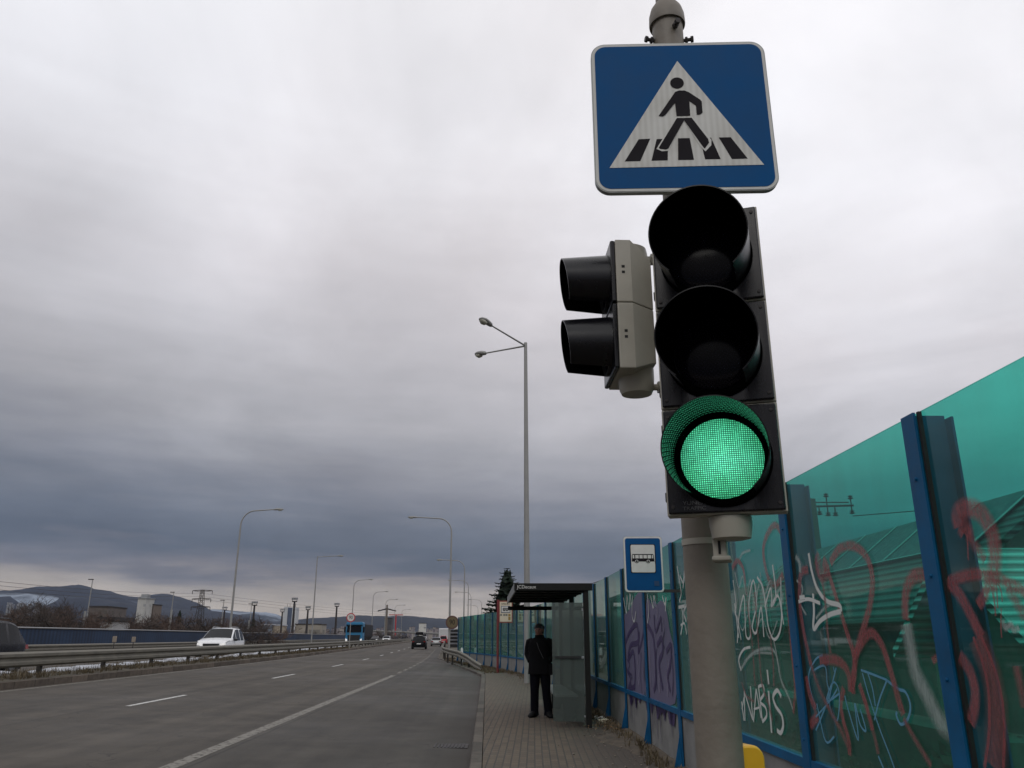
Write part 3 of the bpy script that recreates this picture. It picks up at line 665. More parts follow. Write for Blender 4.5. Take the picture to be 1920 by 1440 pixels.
# ------------------------------------------------------------------ text helper
def text_mesh(s, size, name, m, parent, M4, extr=.0005, align='CENTER', sx=1.0):
    cu = bpy.data.curves.new(name, 'FONT'); cu.body = s; cu.size = size; cu.align_x = align; cu.align_y = 'CENTER'; cu.extrude = extr
    o = bpy.data.objects.new(name + '_tmp', cu); COL.objects.link(o); bpy.context.view_layer.update()
    me = bpy.data.meshes.new_from_object(o.evaluated_get(bpy.context.evaluated_depsgraph_get())); bpy.data.objects.remove(o); bpy.data.curves.remove(cu)
    me.transform(M4 @ Matrix.Diagonal((sx, 1, 1, 1))); me.materials.clear(); me.materials.append(m)
    ob = bpy.data.objects.new(name, me); COL.objects.link(ob); ob.parent = parent; return ob
FACE = Matrix.Rotation(R(90), 4, 'X')      # text lying in XY -> standing in XZ, read from -Y
def homog(src, dst):
    A_ = []; b_ = []
    for (x, y), (u, v_) in zip(src, dst):
        A_.append([x, y, 1, 0, 0, 0, -u*x, -u*y]); b_.append(u); A_.append([0, 0, 0, x, y, 1, -v_*x, -v_*y]); b_.append(v_)
    h = np.linalg.solve(np.array(A_, float), np.array(b_, float))
    def f(x, y):
        w = h[6]*x + h[7]*y + 1; return ((h[0]*x+h[1]*y+h[2])/w, (h[3]*x+h[4]*y+h[5])/w)
    return f
def rrect(w, h, r, n=6, cx=0, cz=0):
    out = []
    for (sx, sz, a0) in ((1,-1,-90),(1,1,0),(-1,1,90),(-1,-1,180)):
        for k in range(n+1):
            a = R(a0 + 90*k/n); out.append((cx + sx*(w/2-r) + r*math.cos(a), cz + sz*(h/2-r) + r*math.sin(a)))
    return out
# ------------------------------------------------------------------ signal pole
PX, PY = .523, 2.20
sp_ = thing('signal_pole', 'tall beige grey steel pole carrying the traffic lights and crossing sign', 'pole', (PX, PY, 0))
MB().lathe([(.060,-.1),(.059,.9),(.0580,2.58),(.0515,2.64),(.0505,3.48)], 40, cap=True).build('pole', pole_m, sp_, smooth=True)
MB().lathe([(.0500,3.462),(.0590,3.460),(.0600,3.468),(.0585,3.500),(.052,3.525),(.040,3.545),(.034,3.55)], 40).build('collar', pole_m, sp_, smooth=True)
MB().lathe([(.033,3.5),(.033,5.6)], 28, cap=True).build('upper_pole', pole_m, sp_, smooth=True)
for (x, y, z, dx, dy) in ((.012,-.050,3.415,.2,-1),(-.05,-.01,3.395,-1,-.2),(.05,-.01,3.395,1,-.2)):
    d = Vector((dx,dy,.05)).normalized(); b = Vector((x,y,z))
    m_ = MB().tube([b - d*.005, b + d*.030], .006, 8).tube([b + d*.004, b + d*.012], .011, 6).tube([b + d*.022, b + d*.031], .0105, 6)
    m_.build('bolt', dark_iron, sp_)
for zc in (1.745,):
    m_ = MB().lathe([(.0584,zc-.008),(.0606,zc-.008),(.0606,zc+.008),(.0584,zc+.008)], 40); m_.build('clamp_band', beige, sp_, smooth=True)
# ------------------------------------------------------------------ signal heads
def visor(r0, r1, Ln, gap, n=44, nl=8, ribs=False, thick=.003):
    outer, inner, edge = MB(), MB(), MB()
    a0, a1 = R(-90 + gap), R(270 - gap)
    def surf(mb, dr, rib=0):
        vs, fs = [], []
        for j in range(nl+1):
            q = j/nl
            for k in range(n+1):
                a = a0 + (a1-a0)*k/n
                ln = Ln * (1 - .16 * (1 - math.sin(a)) / 2)
                r = r0 + (r1-r0)*q + dr; r -= rib * (.5 + .5*math.cos(j*math.pi)) ; vs.append((r*math.cos(a), -ln*q, r*math.sin(a)))
        for j in range(nl):
            for k in range(n): fs.append((j*(n+1)+k, j*(n+1)+k+1, (j+1)*(n+1)+k+1, (j+1)*(n+1)+k))
        mb.add(vs, fs); return vs
    vo_ = surf(outer, thick); vi_ = surf(inner, 0)
    o0 = nl*(n+1)
    rim = [vo_[o0+k] for k in range(n+1)] + [vi_[o0+k] for k in range(n+1)]
    outer.add(rim, [(k, k+1, n+2+k, n+1+k) for k in range(n)])
    for k in (0, n):
        e_ = [vo_[j*(n+1)+k] for j in range(nl+1)] + [vi_[j*(n+1)+k] for j in range(nl+1)]
        outer.add(e_, [(j, j+1, nl+2+j, nl+1+j) for j in range(nl)])
    return outer, inner
def led_mat():
    m = bpy.data.materials.new('green_led'); m.use_nodes = True; t = m.node_tree; l = t.links.new; b = t.nodes['Principled BSDF']
    tcn = N(t, 'ShaderNodeTexCoord'); s_ = N(t, 'ShaderNodeSeparateXYZ'); l(tcn.outputs['Object'], s_.inputs[0])
    def dots(c, k): return mth(t, 'ADD', .5, mth(t, 'MULTIPLY', mth(t, 'SINE', mth(t, 'MULTIPLY', c, k)), .5))
    k = 2*math.pi/.0052
    d = mth(t, 'MULTIPLY', dots(s_.outputs[0], k), dots(s_.outputs[2], k))
    cell = N(t, 'ShaderNodeCombineXYZ')
    for ii, so_ in ((0, 0), (1, 2)): l(mth(t, 'FLOOR', mth(t, 'ADD', mth(t, 'DIVIDE', s_.outputs[so_], .0052), .25)), cell.inputs[ii])
    wn = N(t, 'ShaderNodeTexWhiteNoise'); wn.noise_dimensions = '2D'; l(cell.outputs[0], wn.inputs[0])
    d = mth(t, 'MULTIPLY', d, mth(t, 'ADD', .8, mth(t, 'MULTIPLY', wn.outputs[0], .4)))
    r2 = mth(t, 'SQRT', mth(t, 'ADD', mth(t, 'POWER', s_.outputs[0], 2), mth(t, 'POWER', mth(t, 'SUBTRACT', s_.outputs[2], .137), 2)))
    n = N(t, 'ShaderNodeTexNoise'); n.inputs['Scale'].default_value = 32; n.inputs['Detail'].default_value = 5; l(tcn.outputs['Object'], n.inputs['Vector'])
    n6 = N(t, 'ShaderNodeTexNoise'); n6.inputs['Scale'].default_value = 9; n6.inputs['Detail'].default_value = 2; l(tcn.outputs['Object'], n6.inputs['Vector'])
    core = mth(t, 'SUBTRACT', 1.0, mth(t, 'DIVIDE', r2, .125), clamp=True)
    st_ = mth(t, 'ADD', mth(t, 'MULTIPLY', d, 2.2), .20)
    st_ = mth(t, 'MULTIPLY', st_, mth(t, 'ADD', .42, mth(t, 'ADD', mth(t, 'MULTIPLY', core, .75), mth(t, 'MULTIPLY', mth(t, 'SUBTRACT', n.outputs[0], .5), .55))))
    l(st_, b.inputs['Emission Strength'])
    f = mth(t, 'ADD', mth(t, 'MULTIPLY', core, .55), mth(t, 'MULTIPLY', mth(t, 'SUBTRACT', n6.outputs[0], .5), .9), clamp=True)
    l(ramp(t, f, [(0, (.06,.62,.27)), (.5, (.13,.80,.50)), (1, (.32,1.0,.76))]), b.inputs['Emission Color'])
    b.inputs['Base Color'].default_value = (.01,.05,.03,1); b.inputs['Roughness'].default_value = .25; return m
led = led_mat()
def lens_off_mat():
    m = bpy.data.materials.new('unlit_lens'); m.use_nodes = True; t = m.node_tree; l = t.links.new; b = t.nodes['Principled BSDF']
    tcn = N(t, 'ShaderNodeTexCoord'); vo = N(t, 'ShaderNodeTexChecker'); vo.inputs['Scale'].default_value = 190; vo.inputs[1].default_value = (.005,.004,.007,1); vo.inputs[2].default_value = (.0015,.0015,.0025,1); l(tcn.outputs['Object'], vo.inputs['Vector'])
    l(vo.outputs[0], b.inputs['Base Color']); b.inputs['Roughness'].default_value = .12; b.inputs['Specular IOR Level'].default_value = .08; return m
lens_off = lens_off_mat()
def green_hood_mat():
    m = bpy.data.materials.new('ribbed_visor_inside'); m.use_nodes = True; t = m.node_tree; l = t.links.new; b = t.nodes['Principled BSDF']
    b.inputs['Base Color'].default_value = (.34,.38,.37,1); b.inputs['Metallic'].default_value = 1.0; b.inputs['Roughness'].default_value = .13; b.inputs['Specular IOR Level'].default_value = 1.0
    tcn = N(t, 'ShaderNodeTexCoord'); s_ = N(t, 'ShaderNodeSeparateXYZ'); l(tcn.outputs['Object'], s_.inputs[0])
    ax = mth(t, 'SINE', mth(t, 'MULTIPLY', s_.outputs[1], 2*math.pi/.02))
    an = mth(t, 'SINE', mth(t, 'ADD', mth(t, 'MULTIPLY', s_.outputs[1], 150.0), mth(t, 'MULTIPLY', mth(t, 'ARCTAN2', mth(t, 'SUBTRACT', s_.outputs[2], .1375), s_.outputs[0]), 72)))
    bp = N(t, 'ShaderNodeBump'); bp.inputs['Strength'].default_value = 1.0; bp.inputs['Distance'].default_value = .004
    l(mth(t, 'ADD', mth(t, 'MULTIPLY', ax, .22), mth(t, 'MULTIPLY', an, .45)), bp.inputs['Height']); l(bp.outputs[0], b.inputs['Normal']); return m
green_hood = green_hood_mat()
def dusty(name, base, dust, rough):
    m = bpy.data.materials.new(name); m.use_nodes = True; t = m.node_tree; l = t.links.new; b = t.nodes['Principled BSDF']
    tcn = N(t, 'ShaderNodeTexCoord'); mp = N(t, 'ShaderNodeMapping'); mp.inputs['Scale'].default_value = (1,1,.12); l(tcn.outputs['Object'], mp.inputs[0])
    n = N(t, 'ShaderNodeTexNoise'); n.inputs['Scale'].default_value = 55; n.inputs['Detail'].default_value = 8; l(mp.outputs[0], n.inputs['Vector'])
    n2 = N(t, 'ShaderNodeTexNoise'); n2.inputs['Scale'].default_value = 14; n2.inputs['Detail'].default_value = 9; n2.inputs['Roughness'].default_value = .7; l(tcn.outputs['Object'], n2.inputs['Vector'])
    f = mth(t, 'MULTIPLY', mth(t, 'MULTIPLY', mth(t, 'SUBTRACT', n.outputs[0], .42), 2.4, clamp=True), mth(t, 'MULTIPLY', mth(t, 'SUBTRACT', n2.outputs[0], .38), 3, clamp=True))
    l(mixc(t, mth(t, 'MULTIPLY', f, .5), base, dust), b.inputs['Base Color']); l(mth(t, 'ADD', rough, mth(t, 'MULTIPLY', f, .35)), b.inputs['Roughness'])
    b.inputs['Specular IOR Level'].default_value = .35; return m
visor_black = mat('visor_black', (.003,.003,.004), .3, spec=.25)
door_black = dusty('dusty_black', (.006,.0055,.008), (.045,.042,.04), .24)
# vehicle signal
mark_dim = mat('mark_dim', (.09,.09,.09), .6)
vs_root = thing('vehicle_traffic_light', 'large three section traffic light with its bottom lamp lit green', 'traffic light', (.523, 1.95, 1.785), R(-16.9))
SH, SW = .275, .1425
for i in range(3):
    z0 = SH*i
    m_ = MB()   # housing: straight rim then tapered back
    secs = [(0.0, SW, .003), (.045, SW, .003), (.105, SW-.03, .0 if 0 < i else .012)]
    vs = []
    for (y, w, inz) in secs:
        zl = z0 + .0015 + (inz if y > .05 else 0); zh = z0 + SH - .0015
        vs += [(-w, y, zl), (w, y, zl), (w, y, zh), (-w, y, zh)]
    fs = [(0,1,2,3), (11,10,9,8)] + [(a*4+k, a*4+(k+1)%4, (a+1)*4+(k+1)%4, (a+1)*4+k) for a in range(2) for k in range(4)]
    m_.add(vs, fs); hs = m_.build('housing', beige, vs_root, bevel=.002)
    m_ = MB().box((-SW+.004, -.010, z0+.005), (SW-.004, -.0002, z0+SH-.005))
    door = m_.build('door', door_black, vs_root, bevel=.004)
    for sx_ in (-1, 1):
        for zq in (.022, SH-.022): MB().lathe([(.0005,-.0135),(.0042,-.0135),(.0048,-.0100)], 10, 'Y', (sx_*(SW-.016),0,z0+zq)).build('screw', dark_iron, door)
    for zq in (.05, SH-.05): MB().box((-SW-.0035,.006,z0+zq-.012), (-SW+.001,.020,z0+zq+.012)).build('hinge', black_matt, door, bevel=.002)
    zc = z0 + SH/2
    MB().lathe([(.121,-.0102),(.121,-.017),(.114,-.022),(.104,-.022),(.101,-.0105)], 64, 'Y', (0,0,zc)).build('lens_ring', black_inner, door, smooth=True)
    prof = [(.1005*math.sin(a), -.012 - .014*math.cos(a)) for a in [R(90*k/10) for k in range(0, 11)]]; prof[0] = (.0005, prof[0][1])
    le = MB().lathe([(r, y) for r, y in prof], 64, 'Y', (0,0,zc if i else zc)); le_o = le.build('lens', led if i == 0 else lens_off, door, smooth=True, sharp=80)
    vo_, vi_ = visor(.113, .1185, .185, 40, nl=24)
    vv = MB(); vv.add(vo_.v, vo_.f, 0); vv.add(vi_.v, vi_.f, 1)
    for v_ in vv.v: q_ = -v_.y/.185; v_.x -= .010*q_; v_.z += zc - .011*q_; v_.y -= .015
    vob = vv.build('visor', [visor_black, green_hood if i == 0 else black_inner], vs_root, smooth=True, sharp=50)
text_mesh('YUNEX', .0135, 'maker_mark', mark_dim, vs_root, Matrix.Translation((-.075, -.0105, .030)) @ FACE, sx=1.25)
text_mesh('TRAFFIC', .0125, 'maker_mark', mark_dim, vs_root, Matrix.Translation((-.075, -.0105, .017)) @ FACE, sx=1.2)
MB().lathe([(.052,0),(.052,-.02),(.047,-.052),(.030,-.056),(.0005,-.056)], 36, c=(.006,.055,.0)).build('mounting_bowl', beige, vs_root, smooth=True)
MB().lathe([(.052,.825),(.052,.845),(.045,.875),(.0005,.88)], 36, c=(.01,.055,.0)).build('mounting_bowl', beige, vs_root, smooth=True)
m_ = MB().box((-.042,.06,-.098), (-.008,.140,-.04)).box((-.046,.058,-.104),(.0,.14,-.092)); m_.build('bracket', beige, vs_root, bevel=.004)
MB().box((-.029,.0575,-.088), (-.023,.0598,-.055)).build('bracket_slot', rubber, vs_root)
MB().box((-.02,.06,.84), (.02,.22,.86)).build('bracket', beige, vs_root, bevel=.004)
# pedestrian signal, turned to the crossing on the left
ps = thing('pedestrian_traffic_light', 'small two section pedestrian light in beige housing facing left with black hoods', 'traffic light', (.303, 2.25, 2.227), R(-88))
PH, PWd = .2035, .108
for i in range(2):
    z0 = PH*i; m_ = MB(); vs = []
    for (y, w, a, b) in ((0,PWd,0,0),(.045,PWd,0,0),(.100,PWd-.045,.028 if i == 0 else 0,.028 if i else 0),(.118,PWd-.060,.034 if i == 0 else 0,.034 if i else 0)):
        zl = z0 + .001 + a; zh = z0 + PH - .001 - b; vs += [(-w,y,zl),(w,y,zl),(w,y,zh),(-w,y,zh)]
    fs = [(0,1,2,3), (15,14,13,12)] + [(a*4+k, a*4+(k+1)%4, (a+1)*4+(k+1)%4, (a+1)*4+k) for a in range(3) for k in range(4)]
    m_.add(vs, fs); hp = m_.build('housing', beige, ps, bevel=.003)
    for zq in (.086, .104): MB().box((-PWd-.0008,.017,z0+zq-.004+.01), (-PWd+.002,.026,z0+zq+.004+.01)).build('latch_hole', rubber, hp)
    for zq in (.086, .104): MB().box((PWd-.002,.017,z0+zq-.004+.01), (PWd+.0008,.026,z0+zq+.004+.01)).build('latch_hole', rubber, hp)
    dr = MB().box((-PWd+.003,-.014,z0+.003), (PWd-.003,-.0002,z0+PH-.003)).build('door', black_gloss, ps, bevel=.004)
    zc = z0 + PH/2
    MB().lathe([(.0005,-.024),(.05,-.021),(.078,-.0142)], 40, 'Y', (0,0,zc)).build('lens', lens_off, dr, smooth=True)
    MB().lathe([(.078,-.0145),(.08,-.022),(.086,-.022),(.088,-.0145)], 40, 'Y', (0,0,zc)).build('lens_ring', black_matt, dr, smooth=True)
    vo_, vi_ = visor(.088, .077, .142, 32, nl=10)
    vv = MB(); vv.add(vo_.v, vo_.f, 0); vv.add(vi_.v, vi_.f, 1)
    for v_ in vv.v: v_.z += zc; v_.y -= .012
    vv.build('visor', [black_gloss, black_inner], ps, smooth=True, sharp=50)
MB().lathe([(.053,.03),(.053,0),(.050,-.032),(.044,-.045),(.0005,-.046)], 36, c=(-.0,.065,.0)).build('mounting_bowl', beige, ps, smooth=True)
MB().lathe([(.053,.35),(.053,.405),(.050,.422),(.035,.432),(.0005,.434)], 36, c=(-.0,.065,.0)).build('mounting_bowl', beige, ps, smooth=True)
for z in (-.022, .395):
    MB().tube([(0,.11,z),(0,.175,z)], .010, 12).tube([(0,.128,z),(0,.138,z)], .018, 6).build('bracket', beige, ps, smooth=True)
# push button box
pb = thing('push_button_box', 'yellow pedestrian push button box clamped to the signal pole', 'button box', (PX+.055, PY+.035, .93), R(20))
sec = rrect(.10, .31, .035, 6, 0, .155)
MB().prism(sec, -.045, .045).build('casing', yellow_p, pb, smooth=True, bevel=.006)
MB().prism(rrect(.012, .15, .005, 3, .0505, .20), -.030, .030).build('hand_recess', rubber, pb)
MB().lathe([(.0005,.0),(.016,.0),(.018,-.006)], 20, 'Y', (0,-.05,.13)).build('button', black_gloss, pb, smooth=True)
# ------------------------------------------------------------------ crossing sign
cs = thing('pedestrian_crossing_sign', 'square blue sign with a white triangle and walking figure on a crossing', 'road sign', (.518, 2.07, 2.752), R(-1.7))
SWd, SHt = .541, .53
MB().prism(rrect(SWd, SHt, .045, 8, 0, SHt/2), .0, .018).build('plate', sign_back, cs, smooth=True)
MB().prism(rrect(SWd-.006, SHt-.006, .043, 8, 0, SHt/2), -.0012, -.0002).build('white_border', sign_white, cs)
MB().prism(rrect(SWd-.023, SHt-.023, .035, 8, 0, SHt/2), -.0024, -.0014).build('blue_field', sign_blue, cs)
hf = homog([(75,285),(1192,262),(1283,1240),(92,1250)], [(-SWd/2,SHt),(SWd/2,SHt),(SWd/2,0),(-SWd/2,0)])
def hpoly(pts): return [hf(x, y) for x, y in pts]
MB().prism(hpoly([(630,396),(1178,1078),(182,1093)]), -.0036, -.0026).build('white_triangle', film, cs)
def picto(mb, pts, d=-.0046): mb.prism(hpoly(pts), d-.0006, d)
fig = MB()
fig.prism(hpoly([(625+44*math.cos(a), 542+36*math.sin(a)) for a in [2*math.pi*k/28 for k in range(28)]]), -.0050, -.0042)
picto(fig, [(612,600),(640,591),(672,592),(700,603),(772,652),(782,664),(786,735),(778,744),(760,750),(748,749),(744,690),(702,660),(706,756),(618,758),(610,672),(545,752),(530,760),(503,757),(600,618)])
bars = MB()
for q in ([(372,908),(446,905),(380,1050),(280,1052)], [(487,908),(560,905),(556,1046),(452,1048)], [(625,903),(700,902),(725,1044),(623,1045)], [(765,900),(838,900),(897,1040),(797,1041)], [(888,899),(965,898),(1072,1038),(970,1040)]): picto(bars, q, -.0037)
bars.build('crossing_bars', sign_black, cs)
lw = MB()   # white outline round the legs
picto(lw, [(612,766),(668,778),(560,985),(520,988),(485,972)], -.0042); picto(lw, [(660,778),(722,766),(840,915),(838,950),(800,990),(770,960)], -.0042)
lw.build('leg_outline', sign_white, cs)
picto(fig, [(620,772),(672,772),(664,790),(562,970),(545,978),(505,972),(500,964)], -.0050); picto(fig, [(664,772),(714,770),(818,910),(824,935),(795,972),(785,962),(668,790)], -.0050)
fig.build('walking_figure', sign_black, cs)
for z in (.12, .42):
    MB().box((-.06,.0185,z-.015), (.06,.032,z+.015)).lathe([(.0518,z-.012),(.0545,z-.012),(.0545,z+.012),(.0518,z+.012)], 32, c=(.008,.13,0)).build('clamp', steel, cs)
MB().box((-.02,.03,.10),(.02,.085,.44)).build('bracket', steel, cs)
# ------------------------------------------------------------------ bus stop sign on the barrier
bs = thing('bus_stop_sign', 'upright blue sign with a black bus picture held out from a barrier post', 'road sign', (1.612, 10.0, 2.02), R(-2))
BW, BH = .475, .67
MB().prism(rrect(BW, BH, .04, 6, 0, BH/2), 0, .02).build('plate', sign_back, bs)
MB().prism(rrect(BW-.006, BH-.006, .038, 6, 0, BH/2), -.003, -.001).build('white_border', sign_white, bs)
MB().prism(rrect(BW-.044, BH-.044, .028, 6, 0, BH/2), -.006, -.004).build('blue_field', sign_blue, bs)
hf = homog([(97,118),(930,115),(978,1308),(138,1312)], [(-BW/2,BH),(BW/2,BH),(BW/2,0),(-BW/2,0)])
def bpoly(mb, pts, d): mb.prism(hpoly(pts), d-.002, d)
m_ = MB(); bpoly(m_, [(252,285),(770,283),(792,310),(805,870),(785,905),(285,905),(262,885),(242,310)], -.007); m_.build('panel_edge', sign_black, bs)
m_ = MB(); bpoly(m_, [(275,298),(750,298),(772,320),(788,860),(770,888),(300,888),(280,868),(258,320)], -.010); m_.build('white_panel', sign_white, bs)
m_ = MB(); bpoly(m_, [(300,497),(742,497),(755,520),(770,655),(285,655),(288,520)], -.013); 
for c in ((388,650),(635,650)): bpoly(m_, [(c[0]+46*math.cos(a), c[1]+40*math.sin(a)) for a in [2*math.pi*k/20 for k in range(20)]], -.0135)
m_.build('bus_symbol', sign_black, bs)
m_ = MB()
for (a, b) in ((300,335),(358,430),(448,515),(534,605),(622,697),(715,742)): bpoly(m_, [(a,518),(b,518),(b+3,590),(a+1,590)], -.0160)
for c in ((388,650),(635,650)):
    bpoly(m_, [(c[0]+34*math.cos(a), c[1]+30*math.sin(a)) for a in [2*math.pi*k/20 for k in range(20)]], -.0165)
m_.build('bus_windows', sign_white, bs)
m_ = MB()
for c in ((388,650),(635,650)): bpoly(m_, [(c[0]+22*math.cos(a), c[1]+19*math.sin(a)) for a in [2*math.pi*k/20 for k in range(20)]], -.0190)
m_.build('bus_wheels', sign_black, bs)
m_ = MB()
bpoly(m_, [(760,1070),(865,1070),(870,1175),(765,1175)], -.008); m_.build('sticker', mat('sticker_dark', (.012,.045,.12), .5), bs)
m_ = MB().box((-.2,.022,.0),(.45,.05,.035)).box((-.02,.021,.0),(.02,.05,.6)); m_.build('bracket', dark_iron, bs)
# ------------------------------------------------------------------ bus shelter
sh_dark = mat('shelter_dark', (.009,.009,.008), .6, .0, var=.2, spec=.25)
sh = thing('bus_shelter', 'dark metal bus shelter with frosted glass side panel and flat roof', 'bus shelter', (0, 15.0, 0), 0)
def SX(x, y): return x - .03*y     # follows the line of the pavement
def sbox(mb, x0, x1, y0, y1, z0, z1): 
    vs = [(SX(x,y), y, z) for z in (z0,z1) for x, y in ((x0,y0),(x1,y0),(x1,y1),(x0,y1))]
    return mb.add(vs, [(0,3,2,1),(4,5,6,7),(0,1,5,4),(1,2,6,5),(2,3,7,6),(3,0,4,7)])
m_ = MB(); sbox(m_, .06, 1.44, 0, 5.3, 2.33, 2.41); m_.build('roof', sh_dark, sh, bevel=.01)
m_ = MB(); sbox(m_, .04, 1.46, -.03, -.002, 2.31, 2.44); m_.build('fascia', sh_dark, sh, bevel=.006)
m_ = MB(); sbox(m_, .04, .06, 0, 5.3, 2.28, 2.44); m_.build('fascia', mat('fascia_side', (.16,.17,.165), .4), sh)
m_ = MB(); sbox(m_, .06, 1.44, 5.302, 5.33, 2.31, 2.42); m_.build('fascia', sh_dark, sh)
m_ = MB(); sbox(m_, .06, 1.29, 5.24, 5.30, 2.13, 2.22); m_.build('end_beam', sh_dark, sh)
for k in range(6):
    m_ = MB(); sbox(m_, .1, 1.4, .25+.95*k, .32+.95*k, 2.30, 2.329); m_.build('roof_beam', sh_dark, sh)
for (x, y) in ((1.30, 0), (1.30, 2.6), (1.30, 5.2)):
    m_ = MB(); sbox(m_, x, x+.09, y, y+.09, -.02, 2.33); m_.build('post', sh_dark, sh, bevel=.004)
m_ = MB(); sbox(m_, .72, 1.28, .03, .045, .10, 2.10); m_.build('side_panel', frost_glass, sh)
m_ = MB(); sbox(m_, .72, 1.28, 5.23, 5.245, .10, 2.10); m_.build('side_panel', clear_glass, sh)
for y0 in (.12, 2.72):
    m_ = MB(); sbox(m_, 1.34, 1.352, y0, y0+2.46, .10, 2.12); m_.build('back_panel', frost_glass, sh)
m_ = MB(); sbox(m_, .76, 1.22, .0, .028, 1.14, 1.18); sbox(m_, .76, 1.22, .047, .075, 1.14, 1.18); m_.build('side_bar', black_matt, sh)
m_ = MB(); sbox(m_, 1.24, 1.28, .0, .027, 1.14, 1.18); m_.build('glass_clip', steel, sh)
m_ = MB(); sbox(m_, 1.262, 1.285, .005, .028, 1.96, 2.0); m_.build('glass_clip', steel, sh)
m_ = MB(); sbox(m_, 1.262, 1.285, .005, .028, .17, .20); m_.build('glass_clip', steel, sh)
m_ = MB(); sbox(m_, .84, 1.26, .9, 4.4, .44, .475); m_.build('bench', mat('bench_light', (.30,.31,.30), .5), sh, bevel=.004)
for y0 in (1.2, 4.0):
    m_ = MB(); sbox(m_, 1.0, 1.2, y0, y0+.05, .0, .44); m_.build('bench_leg', sh_dark, sh)
text_mesh('JCDecaux', .085, 'lettering', sign_white, sh, Matrix.Translation((.265, -.032, 2.372)) @ FACE, .001)
# ------------------------------------------------------------------ timetable sign with red pole
ttp = at(933, 1262, 37.5)
tt = thing('bus_stop_timetable_sign', 'red pole with a framed cream bus stop board beside the shelter', 'bus stop sign', (ttp.x, 37.5, 0))
MB().tube([(0,0,-.05),(0,0,3.12)], .052, 14).build('pole', mat('red_pole', (.16,.02,.025), .5), tt, smooth=True)
_n0 = set(tt.children)
MB().box((.02,-.02,2.32),(.66,.02,3.28)).build('frame', mat('red_frame', (.22,.05,.03), .5), tt)
cream = mat('cream_board', (.62,.55,.42), .5, var=.05)
MB().box((.085,-.032,2.37),(.62,-.022,3.23)).build('board', cream, tt)
MB().box((.14,-.042,2.70+.05),(.56,-.034,3.05)).build('symbol_frame', mat('sym_blue', (.05,.08,.14), .4), tt)
MB().box((.165,-.052,2.775),(.535,-.044,3.025)).build('symbol_field', sign_white, tt)
m_ = MB().box((.22,-.06,2.93),(.47,-.054,2.965)).box((.22,-.06,2.86),(.48,-.054,2.90)).box((.22,-.06,2.90),(.235,-.054,2.93)).box((.46,-.06,2.90),(.475,-.054,2.93))
for x in (.28,.41): m_.lathe([(.0005,-.06),(.032,-.06)], 14, 'Y', (x,0,2.86))
m_.build('bus_symbol', sign_black, tt)
text_mesh('SMREČKY', .125, 'stop_name', sign_black, tt, Matrix.Translation((.35, -.034, 3.13)) @ FACE, .001, sx=.72)
m_ = MB()
for i, x in enumerate((.10,.24,.345)): m_.box((x,-.038,2.62),(x+.09,-.033,2.70))
m_.build('line_numbers', mat('grey_print', (.16,.17,.15), .5), tt)
MB().box((.47,-.038,2.60),(.57,-.033,2.70)).box((.47,-.038,2.44),(.57,-.033,2.58)).build('line_numbers', mat('ochre_print', (.30,.18,.03), .5), tt)
bpy.context.view_layer.update()
for c_ in tt.children:
    if c_ not in _n0: c_.location.z -= .20
# ------------------------------------------------------------------ litter
rl = random.Random(12)
lit = [('crumpled_paper', 'crumpled white paper lying between the shelter and the barrier, nearest the barrier', 1.70, 16.2, .07, white_pl), ('plastic_bottle', 'pale crushed plastic bottle among the litter behind the shelter', 1.62, 16.5, .05, white_pl),
       ('crumpled_paper', 'small pale paper scrap closest to the shelter post', 1.52, 16.9, .04, cream), ('crumpled_paper', 'biggest torn white wrapper in the litter behind the shelter', 1.66, 15.7, .08, cream), ('crumpled_paper', 'grey paper cup flattened in the soil behind the shelter', 1.79, 15.9, .05, stone_m)]
for (nm, lb, x, y, r, m) in lit:
    tag(MB().blob((0,0,0), r, 2, .45, rl, (1.2,.8,.7)).build(nm, m, loc=(x, y, r*.5)), lb, 'litter', 'litter behind the shelter')
lf = MB()
for _ in range(260):
    Y = rl.uniform(14, 19.5); x = wallx(Y) - .12 - abs(rl.gauss(0,.22)); a = rl.uniform(0,3.14); s_ = rl.uniform(.015,.035)
    c, q = math.cos(a)*s_, math.sin(a)*s_
    lf.add([(x-c,Y-q,.06),(x+q,Y-c,.075),(x+c,Y+q,.06),(x-q,Y+c,.07)], [(0,1,2,3)])
tag(lf.build('leaf_litter', mat('dead_leaves', (.16,.10,.05), .9, var=.5, vscale=9)), 'dead leaves gathered along the barrier base behind the shelter', 'leaves', kind='stuff')
# ------------------------------------------------------------------ street lamps
lamp_glass = mat('lamp_bowl', (.45,.45,.38), .2)
def lamp_head(parent, p, d, L_=.85):
    d = Vector(d).normalized(); s_ = d.cross(Vector((0,0,1))).normalized(); up = s_.cross(d)
    def loft(prof, nm, m, zoff):
        mb = MB(); vs = []; n = 12
        for (t, w, h, zc) in prof:
            for k in range(n):
                a = 2*math.pi*k/n; vs.append(p + d*t*L_ + s_*(w*math.cos(a)) + up*(zc + h*math.sin(a)))
        fs = [(i*n+k, i*n+(k+1)%n, (i+1)*n+(k+1)%n, (i+1)*n+k) for i in range(len(prof)-1) for k in range(n)] + [tuple(range(n)), tuple(range((len(prof)-1)*n, len(prof)*n))]
        mb.add(vs, fs); return mb.build(nm, m, parent, smooth=True, sharp=60)
    h = loft([(0,.05,.05,0),(.08,.09,.08,.01),(.35,.13,.10,.03),(.65,.17,.09,.03),(.9,.12,.06,.02),(1.0,.03,.02,.0)], 'lamp_head', lamp_steel, 0)
    g_ = loft([(.42,.06,.02,-.05),(.5,.12,.07,-.06),(.7,.14,.10,-.05),(.88,.09,.06,-.03),(.95,.02,.01,-.01)], 'lamp_glass', lamp_glass, 0)
    return h
